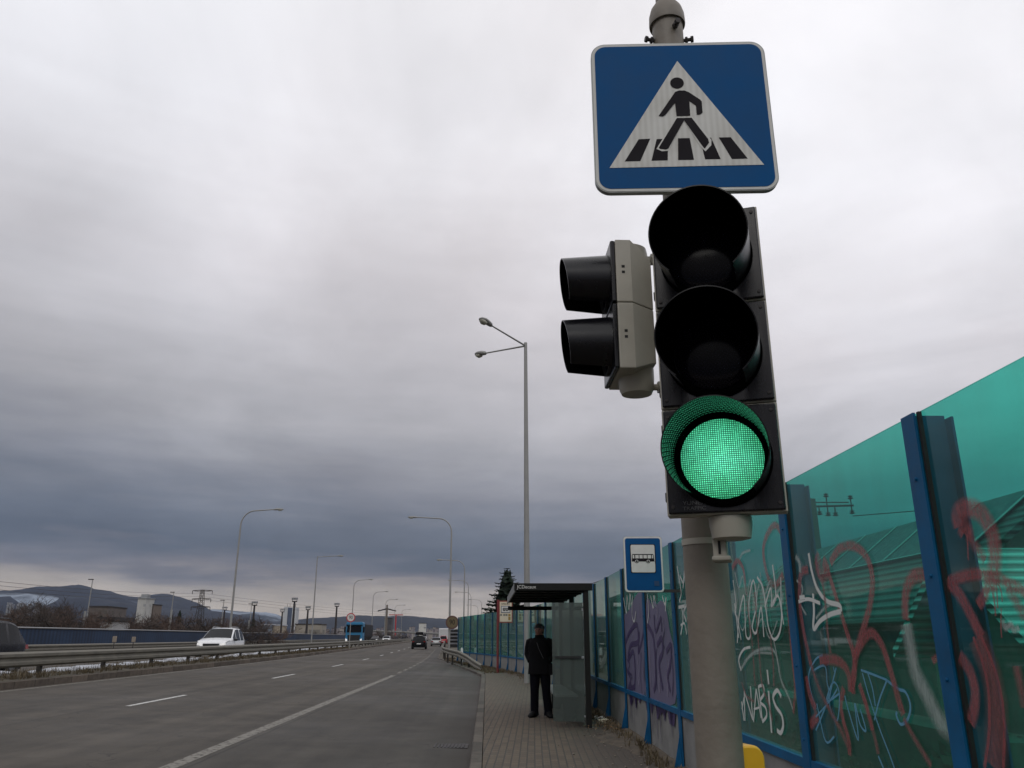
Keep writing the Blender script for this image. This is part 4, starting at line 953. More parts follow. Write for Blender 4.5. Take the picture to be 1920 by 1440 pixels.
# twin arm lamp beside the shelter
R1 = Vector((.53, 29.2, 0))
l1 = thing('street_lamp', 'very tall straight grey lamp post with two arms, rising behind the bus shelter', 'street lamp', R1)
MB().tube([(0,0,-.1),(0,0,3.2),(0,0,12.45)], [.115,.105,.062], 18).build('pole', lamp_steel, l1, smooth=True)
MB().box((-.10,-.118,.5),(.10,-.09,1.0)).build('hatch', lamp_steel, l1)
for (dx, dy, dz) in ((-1.35,-1.15,.42),(-1.65,1.55,.25)):
    a = Vector((0,0,12.32)); b = a + Vector((dx,dy,dz)); MB().tube([a,b], [.035,.028], 10).build('arm', lamp_steel, l1, smooth=True)
    lamp_head(l1, b - (b-a).normalized()*.08, (b-a), .62)
def goose(u, Y, sgn, H, arm, label, curved=True, x=None):
    p = P(u, Y); X = p.x if x is None else x
    t = thing('street_lamp', label, 'street lamp', (X, Y, p.z if x is None else .0), 0, 'street lamps lining the dual carriageway')
    sc_ = 1.0
    pts = [(0,0,-.2),(0,0,H*.3),(0,0,H-1.5)]; rad = [.11,.10,.075]
    if curved:
        for k in range(1, 8):
            a = R(90*k/7); pts.append((sgn*1.3*(1-math.cos(a)), 0, H-1.5+1.4*math.sin(a))); rad.append(.06)
        pts.append((sgn*arm, 0, H+.02)); rad.append(.05)
        MB().tube(pts, rad, 12).build('pole', lamp_steel, t, smooth=True)
    else:
        MB().tube([(0,0,-.2),(0,0,H*.3),(0,0,H)], [.11,.10,.07], 12).build('pole', lamp_steel, t, smooth=True)
        MB().tube([(0,0,H-.05),(sgn*arm,0,H+.1)], .05, 10).build('arm', lamp_steel, t, smooth=True)
    lamp_head(t, Vector((sgn*arm, 0, H if curved else H+.1)), (sgn,0,.03), 1.0); return t
ordn = ['nearest','second','third','fourth','fifth','sixth','seventh','eighth']
for i, Y in enumerate((77, 124, 175, 222, 268, 316, 366)):
    goose(22.2, Y, 1, 12.9, 3.0, f'{ordn[i]} street lamp from the camera in the left row', curved=(i != 1))
for i, (Y, X) in enumerate(((80,-6.0),(126,-7.3),(172,-9.1),(218,-10.8),(262,-9.6),(308,-12.6))):
    goose(0, Y, -1, 12.9, 3.4, f'{ordn[i]} curved street lamp in the row beyond the end of the noise barrier', True, X)
# ------------------------------------------------------------------ guard rails
rail_m = mat('rail_zinc', (.155,.145,.12), .6, .2, var=.25, vscale=2.5, bump=.1)
def wprof(h):   # W-beam profile (offset, z)
    return [(0,-.5*h),(.012,-.47*h),(.075,-.36*h),(.075,-.18*h),(.01,-.05*h),(.01,.05*h),(.075,.18*h),(.075,.36*h),(.012,.47*h),(0,.5*h)]
def guard(label, pts, h, postYs, side, base):
    t = thing('guard_rail', label, 'crash barrier')
    mb = MB(); prof = wprof(h); n = len(prof); vs, fs = [], []
    for i, p in enumerate(pts):
        d = (pts[min(i+1,len(pts)-1)] - pts[max(i-1,0)]); d.z = 0; d.normalize(); nx = Vector((d.y, -d.x, 0)) * side
        for (o_, z) in prof: vs.append(p + nx*o_ + Vector((0,0,z)))
        for (o_, z) in reversed(prof): vs.append(p + nx*(o_-.006) + Vector((0,0,z)))
    m2 = 2*n
    for i in range(len(pts)-1):
        for k in range(m2): fs.append((i*m2+k, i*m2+(k+1)%m2, (i+1)*m2+(k+1)%m2, (i+1)*m2+k))
    fs += [tuple(range(m2)), tuple(range((len(pts)-1)*m2, len(pts)*m2))]
    mb.add(vs, fs); mb.build('beam', rail_m, t, smooth=True, sharp=30)
    for (p, zb) in postYs:
        MB().box((p.x-.05, p.y-.07, zb-.1), (p.x+.05, p.y+.07, p.z+h*.35)).build('post', mat_post, t)
    return t
mat_post = mat('rail_post', (.04,.036,.032), .7, .3, var=.3)
def gpt(u, Y, z): return P(u, Y, z)
ysG = [6+2*i for i in range(0, 32)] + [70+6*i for i in range(0, 45)]
guard('nearer steel crash barrier along the median kerb', [gpt(12.75, Y, .655) for Y in ysG], .41, [(gpt(12.90, 12.5+4.1*i, .60), P(12.9,12.5+4.1*i).z) for i in range(0, 46)], 1, 0)
guard('farther steel crash barrier along the foot of the blue wall, behind the oncoming cars', [gpt(23.9, Y, .62) for Y in ysG], .36, [(gpt(24.05, 13.5+4.1*i, .56), P(24.05,13.5+4.1*i).z) for i in range(0, 40)], 1, 0)
gp = [Vector((-1.42,40.0,.10)), Vector((-1.9,42.2,.26)), Vector((-2.4,44.4,.46)), Vector((-2.95,47.0,.60)), Vector((-3.7,50.5,.66)), Vector((-4.25,54,.68)), Vector((-4.75,58,.69)), Vector((-5.15,62,.70))]
gp += [Vector((ref(Y)-2.55, Y, .70)) for Y in range(68, 300, 8)]
guard('short crash barrier ramping down to the pavement end beyond the shelter', gp, .36, [(p + Vector((.14,0,-.05)), -.05) for p in gp[2:26]], -1, 0)
# ------------------------------------------------------------------ blue wall across the road
bw = thing('blue_parapet_wall', 'long low blue wall running along the far side of the dual carriageway', 'wall')
def blue_wall_mat():
    m = bpy.data.materials.new('blue_wall'); m.use_nodes = True; t = m.node_tree; l = t.links.new; b = t.nodes['Principled BSDF']
    tcn = N(t, 'ShaderNodeTexCoord'); s_ = N(t, 'ShaderNodeSeparateXYZ'); l(tcn.outputs['Object'], s_.inputs[0])
    w = mth(t, 'SINE', mth(t, 'MULTIPLY', s_.outputs[1], 2*math.pi/.42))
    n = N(t, 'ShaderNodeTexNoise'); n.inputs['Scale'].default_value = .4; n.inputs['Detail'].default_value = 6; l(tcn.outputs['Object'], n.inputs['Vector'])
    f = mth(t, 'ADD', mth(t, 'MULTIPLY', w, .16), n.outputs[0]); c = ramp(t, f, [(.3, (.006,.018,.045)), (.7, (.014,.040,.095))]); l(c, b.inputs['Base Color'])
    b.inputs['Roughness'].default_value = .6; return m
bwm = blue_wall_mat()
wy = [8+4*i for i in range(0, 24)] + [108+8*i for i in range(0, 42)]
m_ = MB(); vs, fs = [], []
for Y in wy:
    a = P(25.0, Y)
    for (x, z) in ((0,-.3),(0,1.62),(-.12,1.62),(-.12,-.3)): vs.append((a.x+x, Y, a.z+z))
for i in range(len(wy)-1):
    for k in range(4): fs.append((i*4+k, i*4+(k+1)%4, (i+1)*4+(k+1)%4, (i+1)*4+k))
m_.add(vs, fs); m_.build('wall_panels', bwm, bw)
MB().tube([P(24.94, Y, 1.67) for Y in wy], .045, 6).build('handrail', steel, bw)
# ------------------------------------------------------------------ marker posts and speed signs
def marker(u, Y, label, h=.55, tiltx=0):
    p = P(u, Y, .17); t = thing('marker_post', label, 'marker post', p, 0)
    MB().prism([(-.06,0),(.06,0),(.06,h),(0,h+.05),(-.06,h-.02)], -.02, .02).build('body', white_pl, t)
    MB().box((-.061,-.024,h-.2),(.061,.024,h-.1)).build('black_band', black_matt, t); return t
def rail_reflector(u, Y, label, w, h, m):
    p = P(u, Y, 1.05); t = thing('reflector', label, 'reflector', p)
    MB().box((-.012,-.01,-.25),(.012,.01,.0)).build('stem', dark_iron, t); MB().box((-w,-.012,.0),(w,.012,h)).build('plate', m, t, bevel=.01)
rail_reflector(13.6, 22.9, 'round white reflector on the median, left of the white car', .05, .13, white_pl)
tan_m = mat('reflector_tan', (.24,.20,.16), .5)
rail_reflector(13.7, 31.3, 'first of two small square reflectors in front of the white car', .08, .22, tan_m)
rail_reflector(13.7, 33.0, 'second small square reflector, closer to the white car', .08, .20, tan_m)
mp_ = Vector((-2.93, 49.3, 0)); t = thing('marker_post', 'short white marker post standing behind the ramped crash barrier', 'marker post', mp_)
MB().prism([(-.07,0),(.07,0),(.07,.85),(0,.93),(-.07,.88)], -.04, .04).build('body', white_pl, t, bevel=.01); MB().box((-.072,-.045,.35),(.072,.045,.5)).build('reflector', rust, t)
def speed_sign(loc, zc, r, label, face, poleh, num, ring, txt, pole=True, dy=0):
    t = thing('speed_limit_sign', label, 'road sign', loc)
    if pole: MB().tube([(0,0,-.2),(0,0,poleh)], .04, 10).build('pole', lamp_steel, t, smooth=True)
    def disc(rr, y0, y1, nm, m): MB().prism([(rr*math.cos(a), zc + rr*math.sin(a)) for a in [2*math.pi*k/36 for k in range(36)]], y0+dy, y1+dy).build(nm, m, t)
    disc(r, -.06, -.05, 'plate', ring); disc(r*.78, -.072, -.062, 'face', face)
    text_mesh(num, r*1.05, 'digits', txt, t, Matrix.Translation((0, -.078+dy, zc)) @ FACE, .002, sx=.85)
s1 = at(658, 1158, 86); speed_sign((s1.x, 86, P(13.4,86).z), s1.z - P(13.4,86).z, .46, 'round white and red ninety speed limit sign beside the blue truck', sign_white, s1.z - P(13.4,86).z + .3, '90', red_paint, sign_black)
s2 = at(848, 1167, 79.6); speed_sign((s2.x, 79.6, 0), s2.z, .62, 'faded yellowish ninety speed limit sign on the lamp post past the barrier', mat('old_face', (.13,.10,.05), .6), s2.z+.2, '90', mat('old_ring', (.10,.05,.04), .6), sign_black, pole=False, dy=-.05)
MB()
# ------------------------------------------------------------------ vehicles
def car_paint(name, col, metal=.3): return mat(name, col, .28, 0 if col[0] < .1 else metal, var=.04, coat=0 if col[0] < .1 else .6, spec=.12 if col[0] < .1 else .3)
def interp(x, pts): return float(np.interp(x, [p[0] for p in pts], [p[1] for p in pts]))
def make_car(label, paint, loc, rz, L_=4.8, Wd=.93, H=1.65, kind='suv', lit=True, name='parked_car', roofbox=False, group='vehicles on the dual carriageway'):
    # local: +Y is the front of the car, X across
    t = thing('car', label, 'car', loc, rz, group)
    h = L_/2
    if kind == 'suv': top = [(-h,.70),(-h+.06,1.0),(-h+.12,1.10),(-h+.62,H-.12),(-h+1.05,H-.02),(-.35,H),(.2,H-.06),(h-1.25,1.18),(h-.9,1.13),(h-.35,1.03),(h-.08,.90),(h,.68)]
    else: top = [(-h,.62),(-h+.08,.98),(-h+.45,1.02),(-h+1.05,H-.06),(-.35,H),(.3,H-.06),(h-1.25,1.0),(h-.7,.92),(h-.2,.78),(h,.55)]
    wid = [(-h,.80),(-h+.15,.93),(-h+.8,1.0),(h-1.0,1.0),(h-.4,.96),(h-.1,.84),(h,.70)]
    belt = 1.02 if kind == 'suv' else .95
    xs = sorted(set([round(-h + L_*k/40, 4) for k in range(41)] + [round(p[0],4) for p in top]))
    secs = []
    for y in xs:
        tp = interp(y, top); w = Wd*interp(y, wid); b = min(belt, tp-.02); zb = .28 if abs(y) < h-.3 else .34
        wr = w*.97 - max(0, tp-b)*.30
        sec = [(w*.90, zb), (w*.985, zb+.10), (w, .55 if b > .6 else b*.85), (w*.99, b-.08 if b > .7 else b*.93), (w*.965, b)]
        sec += [(wr+.02, max(b+.005, tp-.09)), (wr-.06, max(b+.01, tp-.02)), (wr*.5, tp+.005), (0, tp+.015)]
        secs.append([Vector((x, y, z)) for x, z in sec] + [Vector((-x, y, z)) for x, z in reversed(sec[:-1])])
    n = len(secs[0]); body, glass = MB(), {'windscreen': MB(), 'rear_window': MB(), 'side_window': MB(), 'side_window2': MB()}
    def put(mb, q): mb.add(q, [(0,1,2,3)])
    ws0 = h-1.25 if kind == 'suv' else h-1.25; ws1 = .2 if kind == 'suv' else .3
    rw0 = -h+.12 if kind == 'suv' else -h+.45; rw1 = -h+.62 if kind == 'suv' else -h+1.05
    for i in range(len(xs)-1):
        ym = (xs[i]+xs[i+1])/2
        for k in range(n-1):
            q = [secs[i][k], secs[i][k+1], secs[i+1][k+1], secs[i+1][k]]
            kk = k if k < 8 else n-2-k
            g_ = None
            if kk >= 6 or kk == 5:
                if ws1 < ym < ws0: g_ = 'windscreen' if kk >= 6 else None
                if rw0 < ym < rw1+.05 and kk >= 6: g_ = 'rear_window'
            if kk == 4 and rw1-.12 < ym < ws0-.25:
                pil = abs(ym - (.15)) < .04 or abs(ym + .95) < .05
                if not pil: g_ = 'side_window' if k < 8 else 'side_window2'
            put(glass[g_] if g_ else body, q)
    body.add(secs[0], [tuple(range(n))]); body.add(secs[-1], [tuple(range(n))])
    def fin(mb, nm, m):
        o = mb.build(nm, m, t, smooth=True, sharp=32)
        bm = bmesh.new(); bm.from_mesh(o.data); bmesh.ops.remove_doubles(bm, verts=bm.verts, dist=.0008); bmesh.ops.recalc_face_normals(bm, faces=bm.faces); bm.to_mesh(o.data); bm.free(); return o
    fin(body, 'body', paint)
    for k_, nm in (('windscreen','windscreen'),('rear_window','rear_window'),('side_window','side_window'),('side_window2','side_window')): fin(glass[k_], nm, glass_dark)
    MB().box((-Wd*.85,-h+.1,.20),(Wd*.85,h-.12,.34)).build('underbody', black_matt, t)
    for sy in (-h+.92, h-.90):
        for sx in (-1, 1):
            x0 = sx*(Wd-.19)
            wl = MB().lathe([(.19,-.11),(.31,-.11),(.345,-.08),(.345,.08),(.31,.11),(.19,.11)], 26, 'X', (x0+sx*.10, sy, .345)).build('wheel', tyre_m, t, smooth=True)
            rm_ = MB().lathe([(.0005,.09*sx),(.06,.10*sx),(.07,.08*sx),(.20,.085*sx),(.215,.10*sx)], 22, 'X', (x0+sx*.11, sy, .345)); rm_.build('rim', rim_m, wl, smooth=True)
            MB().lathe([(.345,.0),(.40,.0),(.41,.012*sx),(.345,.012*sx)], 26, 'X', (sx*(Wd*.995), sy, .36)).build('wheel_arch', black_matt, t)
    for sx in (-1, 1):
        MB().prism([(sx*.50,.84),(sx*.82,.90),(sx*.81,.78),(sx*.52,.74)], h-.16, h-.035).build('headlight', lens_head, t)
        MB().prism([(sx*.55,.98),(sx*.80,.98),(sx*.83,.84),(sx*.62,.86)] if kind=='suv' else [(sx*.5,.86),(sx*.8,.88),(sx*.82,.72),(sx*.5,.72)], -h-.03, -h+.15).build('tail_light', lens_red, t)
        MB().box((sx*(Wd-.02), .72, 1.0), (sx*(Wd+.17), .88, 1.14)).build('mirror', black_gloss if paint.name.startswith('white') else paint, t, bevel=.03)
    MB().prism([(-.47,.86),(.47,.86),(.42,.46),(-.42,.46)], h-.06, h+.015).build('grille', black_matt, t)
    MB().box((-.75,h-.06,.30),(.75,h-.0,.38)).build('lower_grille', black_matt, t)
    MB().box((-.26,-h-.035,.60),(.26,-h-.02,.71)).build('number_plate', white_pl, t); MB().box((-.26,h+.016,.42),(.26,h+.028,.52)).build('number_plate', white_pl, t)
    if kind == 'suv':
        for sx in (-1,1): MB().tube([(sx*.56,-h+.8,H+.0),(sx*.57,-h+1.0,H+.05),(sx*.57,.1,H+.05),(sx*.56,.3,H-.01)], .018, 8).build('roof_rail', chrome if paint.name.startswith('white') else black_gloss, t, smooth=True)
    if roofbox: MB().prism(rrect(.95, .38, .12, 5, 0, H+.28), -1.3, .7).build('roof_box', black_gloss, t, smooth=True, bevel=.05)
    return t
white_paint = car_paint('white_paint', (.74,.75,.76), 0)
grey_paint = car_paint('dark_grey_paint', (.016,.016,.02)); black_paint = car_paint('black_paint', (.012,.013,.014)); silver_paint = car_paint('silver_paint', (.35,.36,.36), .5)
redp = car_paint('red_car_paint', (.40,.015,.02), 0)
def roadang(Y): return math.atan(-slope(Y))    # heading of the road, counter-clockwise from +Y
def heading(Y, away=True): return roadang(Y) + (0 if away else math.pi)
def place(u, Y): return P(u, Y)
make_car('white estate car with black grille driving towards the camera on the far carriageway', white_paint, P(16.1, 52.5), heading(52, False) + R(2), 4.9, .98, 1.78, 'suv')
make_car('dark grey car cut off by the left edge of the photo', grey_paint, P(16.3, 26.5), heading(24, False), 4.4, .90, 1.76, 'suv')
make_car('black car with a roof box driving away in front of the silver car', black_paint, P(5.7, 108), heading(108), 4.6, .93, 1.62, 'suv', roofbox=True)
make_car('silver saloon car driving away behind the black car', silver_paint, P(4.0, 146), heading(146), 4.6, .90, 1.45, 'sedan')
make_car('small white car coming the other way between the black and silver cars', white_paint, P(15.8, 190), heading(190, False), 4.3, .88, 1.5, 'sedan')
make_car('bright red car in the distance at the end of the road', redp, P(2.95, 195), heading(195), 4.3, .95, 1.9, 'suv')
make_car('tiny dark car far away coming along the opposite carriageway', grey_paint, P(16.5, 165), heading(165, False), 4.3, .9, 1.5, 'suv')
# blue truck
def truck(label, loc, rz, cabcol, bodycol, Lb=8.5, Hb=3.1, grp='vehicles on the dual carriageway'):
    t = thing('truck', label, 'truck', loc, rz, grp)
    cab = mat('cab_paint', cabcol, .35, var=.05); bod = mat('truck_body', bodycol, .5, var=.15)
    w = 1.25
    MB().prism([(-w,.75),(w,.75),(w,3.2),(w-.12,3.42),(-w+.12,3.42),(-w,3.2)], 0, 2.2, lambda x,y,z: (x, y if z < 1.9 or y < .1 else y - (z-1.9)*.16, z)).build('cab', cab, t, bevel=.06)
    def pf(z): return 2.205 - max(0, z-1.9)*.16
    m_ = MB().add([(-1.08,pf(1.95),1.95),(1.08,pf(1.95),1.95),(1.0,pf(2.85)+.01,2.85),(-1.0,pf(2.85)+.01,2.85)], [(0,1,2,3)]); 
    for v_ in m_.v: v_.y += .02
    m_.add([(v_.x, v_.y-.03, v_.z) for v_ in list(m_.v)], [(3,2,1,0)]); m_.build('windscreen', glass_dark, t)
    MB().box((-1.2,pf(3.05)-.1,2.93),(1.2,pf(3.05)+.28,3.02)).build('sun_visor', black_gloss, t)
    MB().prism([(-.95,1.55),(.95,1.55),(.80,.55),(-.80,.55)], 2.19, 2.27).build('grille', black_matt, t)
    MB().box((-1.22,1.9,.35),(1.22,2.26,.72)).build('bumper', black_matt, t, bevel=.04)
    for sx in (-1,1):
        MB().prism([(sx*.98,.95),(sx*1.22,1.05),(sx*1.2,.60),(sx*.9,.55)], 2.2, 2.30).build('headlight', lens_head, t)
        MB().box((sx*1.27,1.95,1.9),(sx*1.52,2.05,2.75)).build('mirror', black_gloss, t, bevel=.03)
        MB().box((sx*(w-.005),.75,1.85),(sx*(w+.01),1.75,2.7)).build('side_window', glass_dark, t)
    MB().box((-.95,.0-Lb,.7),(.95,1.9,.95)).build('chassis', dark_iron, t)
    MB().prism([(-1.24,1.3),(-1.0,1.0),(1.0,1.0),(1.24,1.3),(1.27,Hb),(-1.27,Hb)], -Lb, -.35).build('tipper_body', bod, t, bevel=.03)
    m_ = MB()
    for k in range(8): m_.box((-1.31,-Lb+.1+k*1.1,1.3),(1.31,-Lb+.2+k*1.1,Hb-.01))
    m_.build('body_ribs', bod, t)
    for y in (1.45,-3.0,-5.9,-7.3):
        for sx in (-1,1):
            wl = MB().lathe([(.28,-.15),(.46,-.15),(.5,-.1),(.5,.1),(.46,.15),(.28,.15)], 22, 'X', (sx*1.05,y,.5)).build('wheel', tyre_m, t, smooth=True)
            MB().lathe([(.0005,.05*sx),(.28,.12*sx)], 18, 'X', (sx*1.07,y,.5)).build('rim', rim_m, wl)
    return t
truck('bright blue lorry with a dark tipper body coming towards the camera', P(15.95, 127), heading(127, False) - R(3), (.01,.16,.32), (.03,.03,.035))
truck('white lorry far behind the black car', P(15.9, 520), heading(500, False), (.6,.6,.6), (.3,.31,.32), 7, 3.4)
# white van in front of the red car, delivery body
tv = thing('box_truck', 'white box body lorry directly beyond the red car', 'truck', P(2.9, 206), heading(206), 'vehicles on the dual carriageway')
MB().box((-1.2,-3.5,1.0),(1.2,2.5,3.6)).build('box_body', white_paint, tv, bevel=.05); MB().box((-1.15,-3.4,.5),(1.15,4.2,1.0)).build('chassis', dark_iron, tv); MB().box((-1.1,2.6,1.0),(1.1,4.3,2.6)).build('cab', white_paint, tv, bevel=.1)
MB().box((-1.1,-3.54,1.1),(1.1,-3.51,3.4)).build('rear_door', mat('shutter', (.5,.5,.5), .4), tv)
# flatbed trailer with banded load behind the lamp post
ft = thing('loaded_trailer', 'dark trailer stacked with pale banded loads next to the barrier end', 'trailer', (-5.62, 84.0, .0), roadang(84), 'vehicles on the dual carriageway')
MB().box((-.75,-2.5,.55),(.75,3,.8)).build('chassis', black_matt, ft)
for k in range(4):
    MB().box((-.75+.05*(k%2),-2.5,.85+.33*k),(.75-.04*(k%2),3,.99+.33*k)).build('slab', mat('slab_pale', (.17,.175,.19), .6), ft, bevel=.02)
    MB().box((-.6,-2.4,.99+.33*k+.002),(.6,2.9,1.18+.33*k-.002)).build('packing', black_matt, ft)
MB().box((-.25,-2.45,2.2),(.35,2,2.6)).build('sack', white_pl, ft, bevel=.1)
for sx in (-1,1):
    for y in (-1.8,-.8): MB().lathe([(.1,-.1),(.32,-.1),(.36,0),(.32,.1),(.1,.1)], 20, 'X', (sx*.7,y,.36)).build('wheel', tyre_m, ft, smooth=True)
# ------------------------------------------------------------------ person
def skin_obj(name, verts, edges, radii, m, parent, sub=2, root=0):
    me = bpy.data.meshes.new(name); me.from_pydata([tuple(v_) for v_ in verts], edges, []); me.materials.append(m)
    o = bpy.data.objects.new(name, me); COL.objects.link(o)
    o.modifiers.new('skin', 'SKIN').use_smooth_shade = True
    for i, sv in enumerate(me.skin_vertices[0].data):
        r = radii[i]; sv.radius = (r, r) if not isinstance(r, tuple) else r; sv.use_root = (i == root)
    sm = o.modifiers.new('sub', 'SUBSURF'); sm.levels = sub; sm.render_levels = sub
    bpy.context.view_layer.update()
    dg_ = bpy.context.evaluated_depsgraph_get(); nm = bpy.data.meshes.new_from_object(o.evaluated_get(dg_))
    bpy.data.objects.remove(o); bpy.data.meshes.remove(me); nm.name = name
    if not nm.materials: nm.materials.append(m)
    for p in nm.polygons: p.use_smooth = True
    ob = bpy.data.objects.new(name, nm); COL.objects.link(ob); ob.parent = parent; return ob
skin_m = mat('skin', (.24,.12,.09), .5, var=.1, vscale=18); coat_m = mat('black_coat', (.004,.004,.005), .9, var=.3, bump=.3, spec=.15); jean_m = mat('navy_trousers', (.003,.003,.006), .95, spec=.1, var=.25, bump=.3)
hat_m = mat('dark_knit_hat', (.012,.012,.014), .9, bump=.6, bscale=80); shoe_m = mat('black_shoes', (.006,.006,.007), .7, spec=.2)
pe = thing('person', 'person in black coat, dark trousers and knitted hat standing by the shelter', 'person', (.56, 16.95, 0), R(-16)); pe.scale = (1.1, 1.1, 1.0)
# joints (front = -Y)
J = dict(pel=(0,0,.94), sp1=(0,.01,1.08), sp2=(0,.0,1.25), chest=(0,.0,1.38), neck=(0,-.01,1.50), head0=(0,-.02,1.58), head1=(0,-.02,1.66),
         shl=(-.17,.0,1.43), ell=(-.235,.05,1.17), wrl=(-.165,-.045,1.04), hal=(-.13,-.05,.99), shr=(.17,.0,1.43), elr=(.25,.05,1.17), wrr=(.17,-.045,1.04), har=(.13,-.05,.99),
         hpl=(-.09,0,.90), knl=(-.10,-.015,.50), anl=(-.115,.03,.09), tol=(-.145,-.12,.04), hpr=(.09,0,.90), knr=(.115,-.02,.50), anr=(.14,.03,.09), tor=(.21,-.11,.04))
keys = list(J); ix = {k: i for i, k in enumerate(keys)}
E = [('pel','sp1'),('sp1','sp2'),('sp2','chest'),('chest','neck'),('neck','head0'),('head0','head1'),('chest','shl'),('shl','ell'),('ell','wrl'),('wrl','hal'),('chest','shr'),('shr','elr'),('elr','wrr'),('wrr','har'),
     ('pel','hpl'),('hpl','knl'),('knl','anl'),('anl','tol'),('pel','hpr'),('hpr','knr'),('knr','anr'),('anr','tor')]
rad = dict(pel=.13, sp1=.12, sp2=.13, chest=.105, neck=.055, head0=.075, head1=.085, shl=.045, ell=.035, wrl=.024, hal=.024, shr=.045, elr=.035, wrr=.024, har=.024, hpl=.08, knl=.052, anl=.034, tol=.018, hpr=.08, knr=.052, anr=.034, tor=.018)
body = skin_obj('body', [J[k] for k in keys], [(ix[a], ix[b]) for a, b in E], [rad[k] for k in keys], skin_m, pe)
# head shape with face added over the continuous body
hd = MB(); 
def ell(c, r, nn=(14, 18), fn=None):
    vs, fs = [], []
    for i in range(nn[0]+1):
        th = math.pi*i/nn[0]
        for k in range(nn[1]):
            ph = 2*math.pi*k/nn[1]; v_ = Vector((math.sin(th)*math.cos(ph), math.sin(th)*math.sin(ph), math.cos(th)))
            if fn: v_ = fn(v_)
            vs.append((c[0]+v_.x*r[0], c[1]+v_.y*r[1], c[2]+v_.z*r[2]))
    for i in range(nn[0]):
        for k in range(nn[1]): fs.append((i*nn[1]+k, i*nn[1]+(k+1)%nn[1], (i+1)*nn[1]+(k+1)%nn[1], (i+1)*nn[1]+k))
    return vs, fs
def jaw(v_):
    k = 1 - .28*max(0, -v_.z)**1.5; return Vector((v_.x*k, v_.y*(1 - .12*max(0,-v_.z)), v_.z))
hd.add(*ell((0,-.02,1.635), (.078,.098,.118), fn=jaw))
hd.add([(0,-.118,1.665),(-.014,-.112,1.612),(.014,-.112,1.612),(0,-.140,1.617),(0,-.112,1.600)], [(0,1,3),(0,3,2),(1,4,3),(3,4,2)])
for sx in (-1,1): hd.add(*ell((sx*.079,-.01,1.635), (.012,.022,.032), (8,8)))
hd.build('face', skin_m, pe, smooth=True, sharp=70)
for sx in (-1,1):
    MB().add(*ell((sx*.030,-.108,1.655), (.012,.008,.007), (6,8))).build('eye', sign_black, pe, smooth=True)
MB().box((-.024,-.116,1.575),(.024,-.106,1.582)).build('mouth', mat('lips', (.22,.08,.07), .6), pe)
ht = MB(); vs, fs = ell((0,-.01,1.675), (.092,.108,.095)); vs = [(x,y,max(z,1.672 + (y+.02)*-.12)) for x,y,z in vs]; ht.add(vs, fs); ht.build('knitted_hat', hat_m, pe, smooth=True)
MB().lathe([(.093,1.665),(.099,1.675),(.099,1.70),(.093,1.71)], 24, c=(0,-.012,0)).build('hat_band', mat('grey_knit', (.09,.09,.10), .9), pe, smooth=True)
MB().add(*ell((0,-.0,1.60), (.083,.088,.075))).build('hair', mat('dark_hair', (.03,.022,.018), .8), pe, smooth=True)
# coat: lofted torso + sleeves
ct = MB(); prof = [(.80,.225,.15,.005),(.90,.215,.145,.0),(1.05,.205,.14,.0),(1.20,.205,.14,.0),(1.34,.215,.135,.0),(1.42,.205,.12,.0),(1.47,.15,.10,.0),(1.50,.085,.085,-.01),(1.545,.082,.088,-.015)]
vs, fs = [], []; n = 28; rc = random.Random(3)
for i, (z, a, b, cy) in enumerate(prof):
    for k in range(n):
        th = 2*math.pi*k/n; c_, s_ = math.cos(th), math.sin(th); e_ = .8
        x = a*math.copysign(abs(c_)**e_, c_); y = cy + b*math.copysign(abs(s_)**e_, s_)
        if i < 2: x *= 1 + .03*math.sin(th*7); y *= 1 + .05*math.sin(th*6)
        vs.append((x, y, z + (rc.uniform(-.004,.004) if 0 < i < 6 else 0)))
for i in range(len(prof)-1):
    for k in range(n): fs.append((i*n+k, i*n+(k+1)%n, (i+1)*n+(k+1)%n, (i+1)*n+k))
fs.append(tuple(reversed(range(n)))); ct.add(vs, fs)
ct.build('coat', coat_m, pe, smooth=True, sharp=80)
for s_ in ('l','r'):
    sx = -1 if s_ == 'l' else 1
    pts = [Vector(J['sh'+s_])-Vector((sx*.04,0,0)), Vector(J['sh'+s_])+Vector((sx*.01,0,-.02)), (Vector(J['sh'+s_])+Vector(J['el'+s_]))/2+Vector((sx*.015,.01,0)), Vector(J['el'+s_]), (Vector(J['el'+s_])+Vector(J['wr'+s_]))/2, Vector(J['wr'+s_])]
    MB().tube(pts, [.07,.083,.076,.07,.062,.056], 18).build('sleeve', coat_m, pe, smooth=True, sharp=80)
MB().tube([(.10,-.142,1.10),(.02,-.150,1.28),(-.02,-.135,1.40)], .006, 6).build('bag_strap', mat('strap', (.05,.05,.055), .6), pe)
MB().prism([(.02,1.02),(.24,1.0),(.285,.80),(.16,.775),(.04,.86)], -.10, .10).build('shoulder_bag', coat_m, pe, bevel=.02)
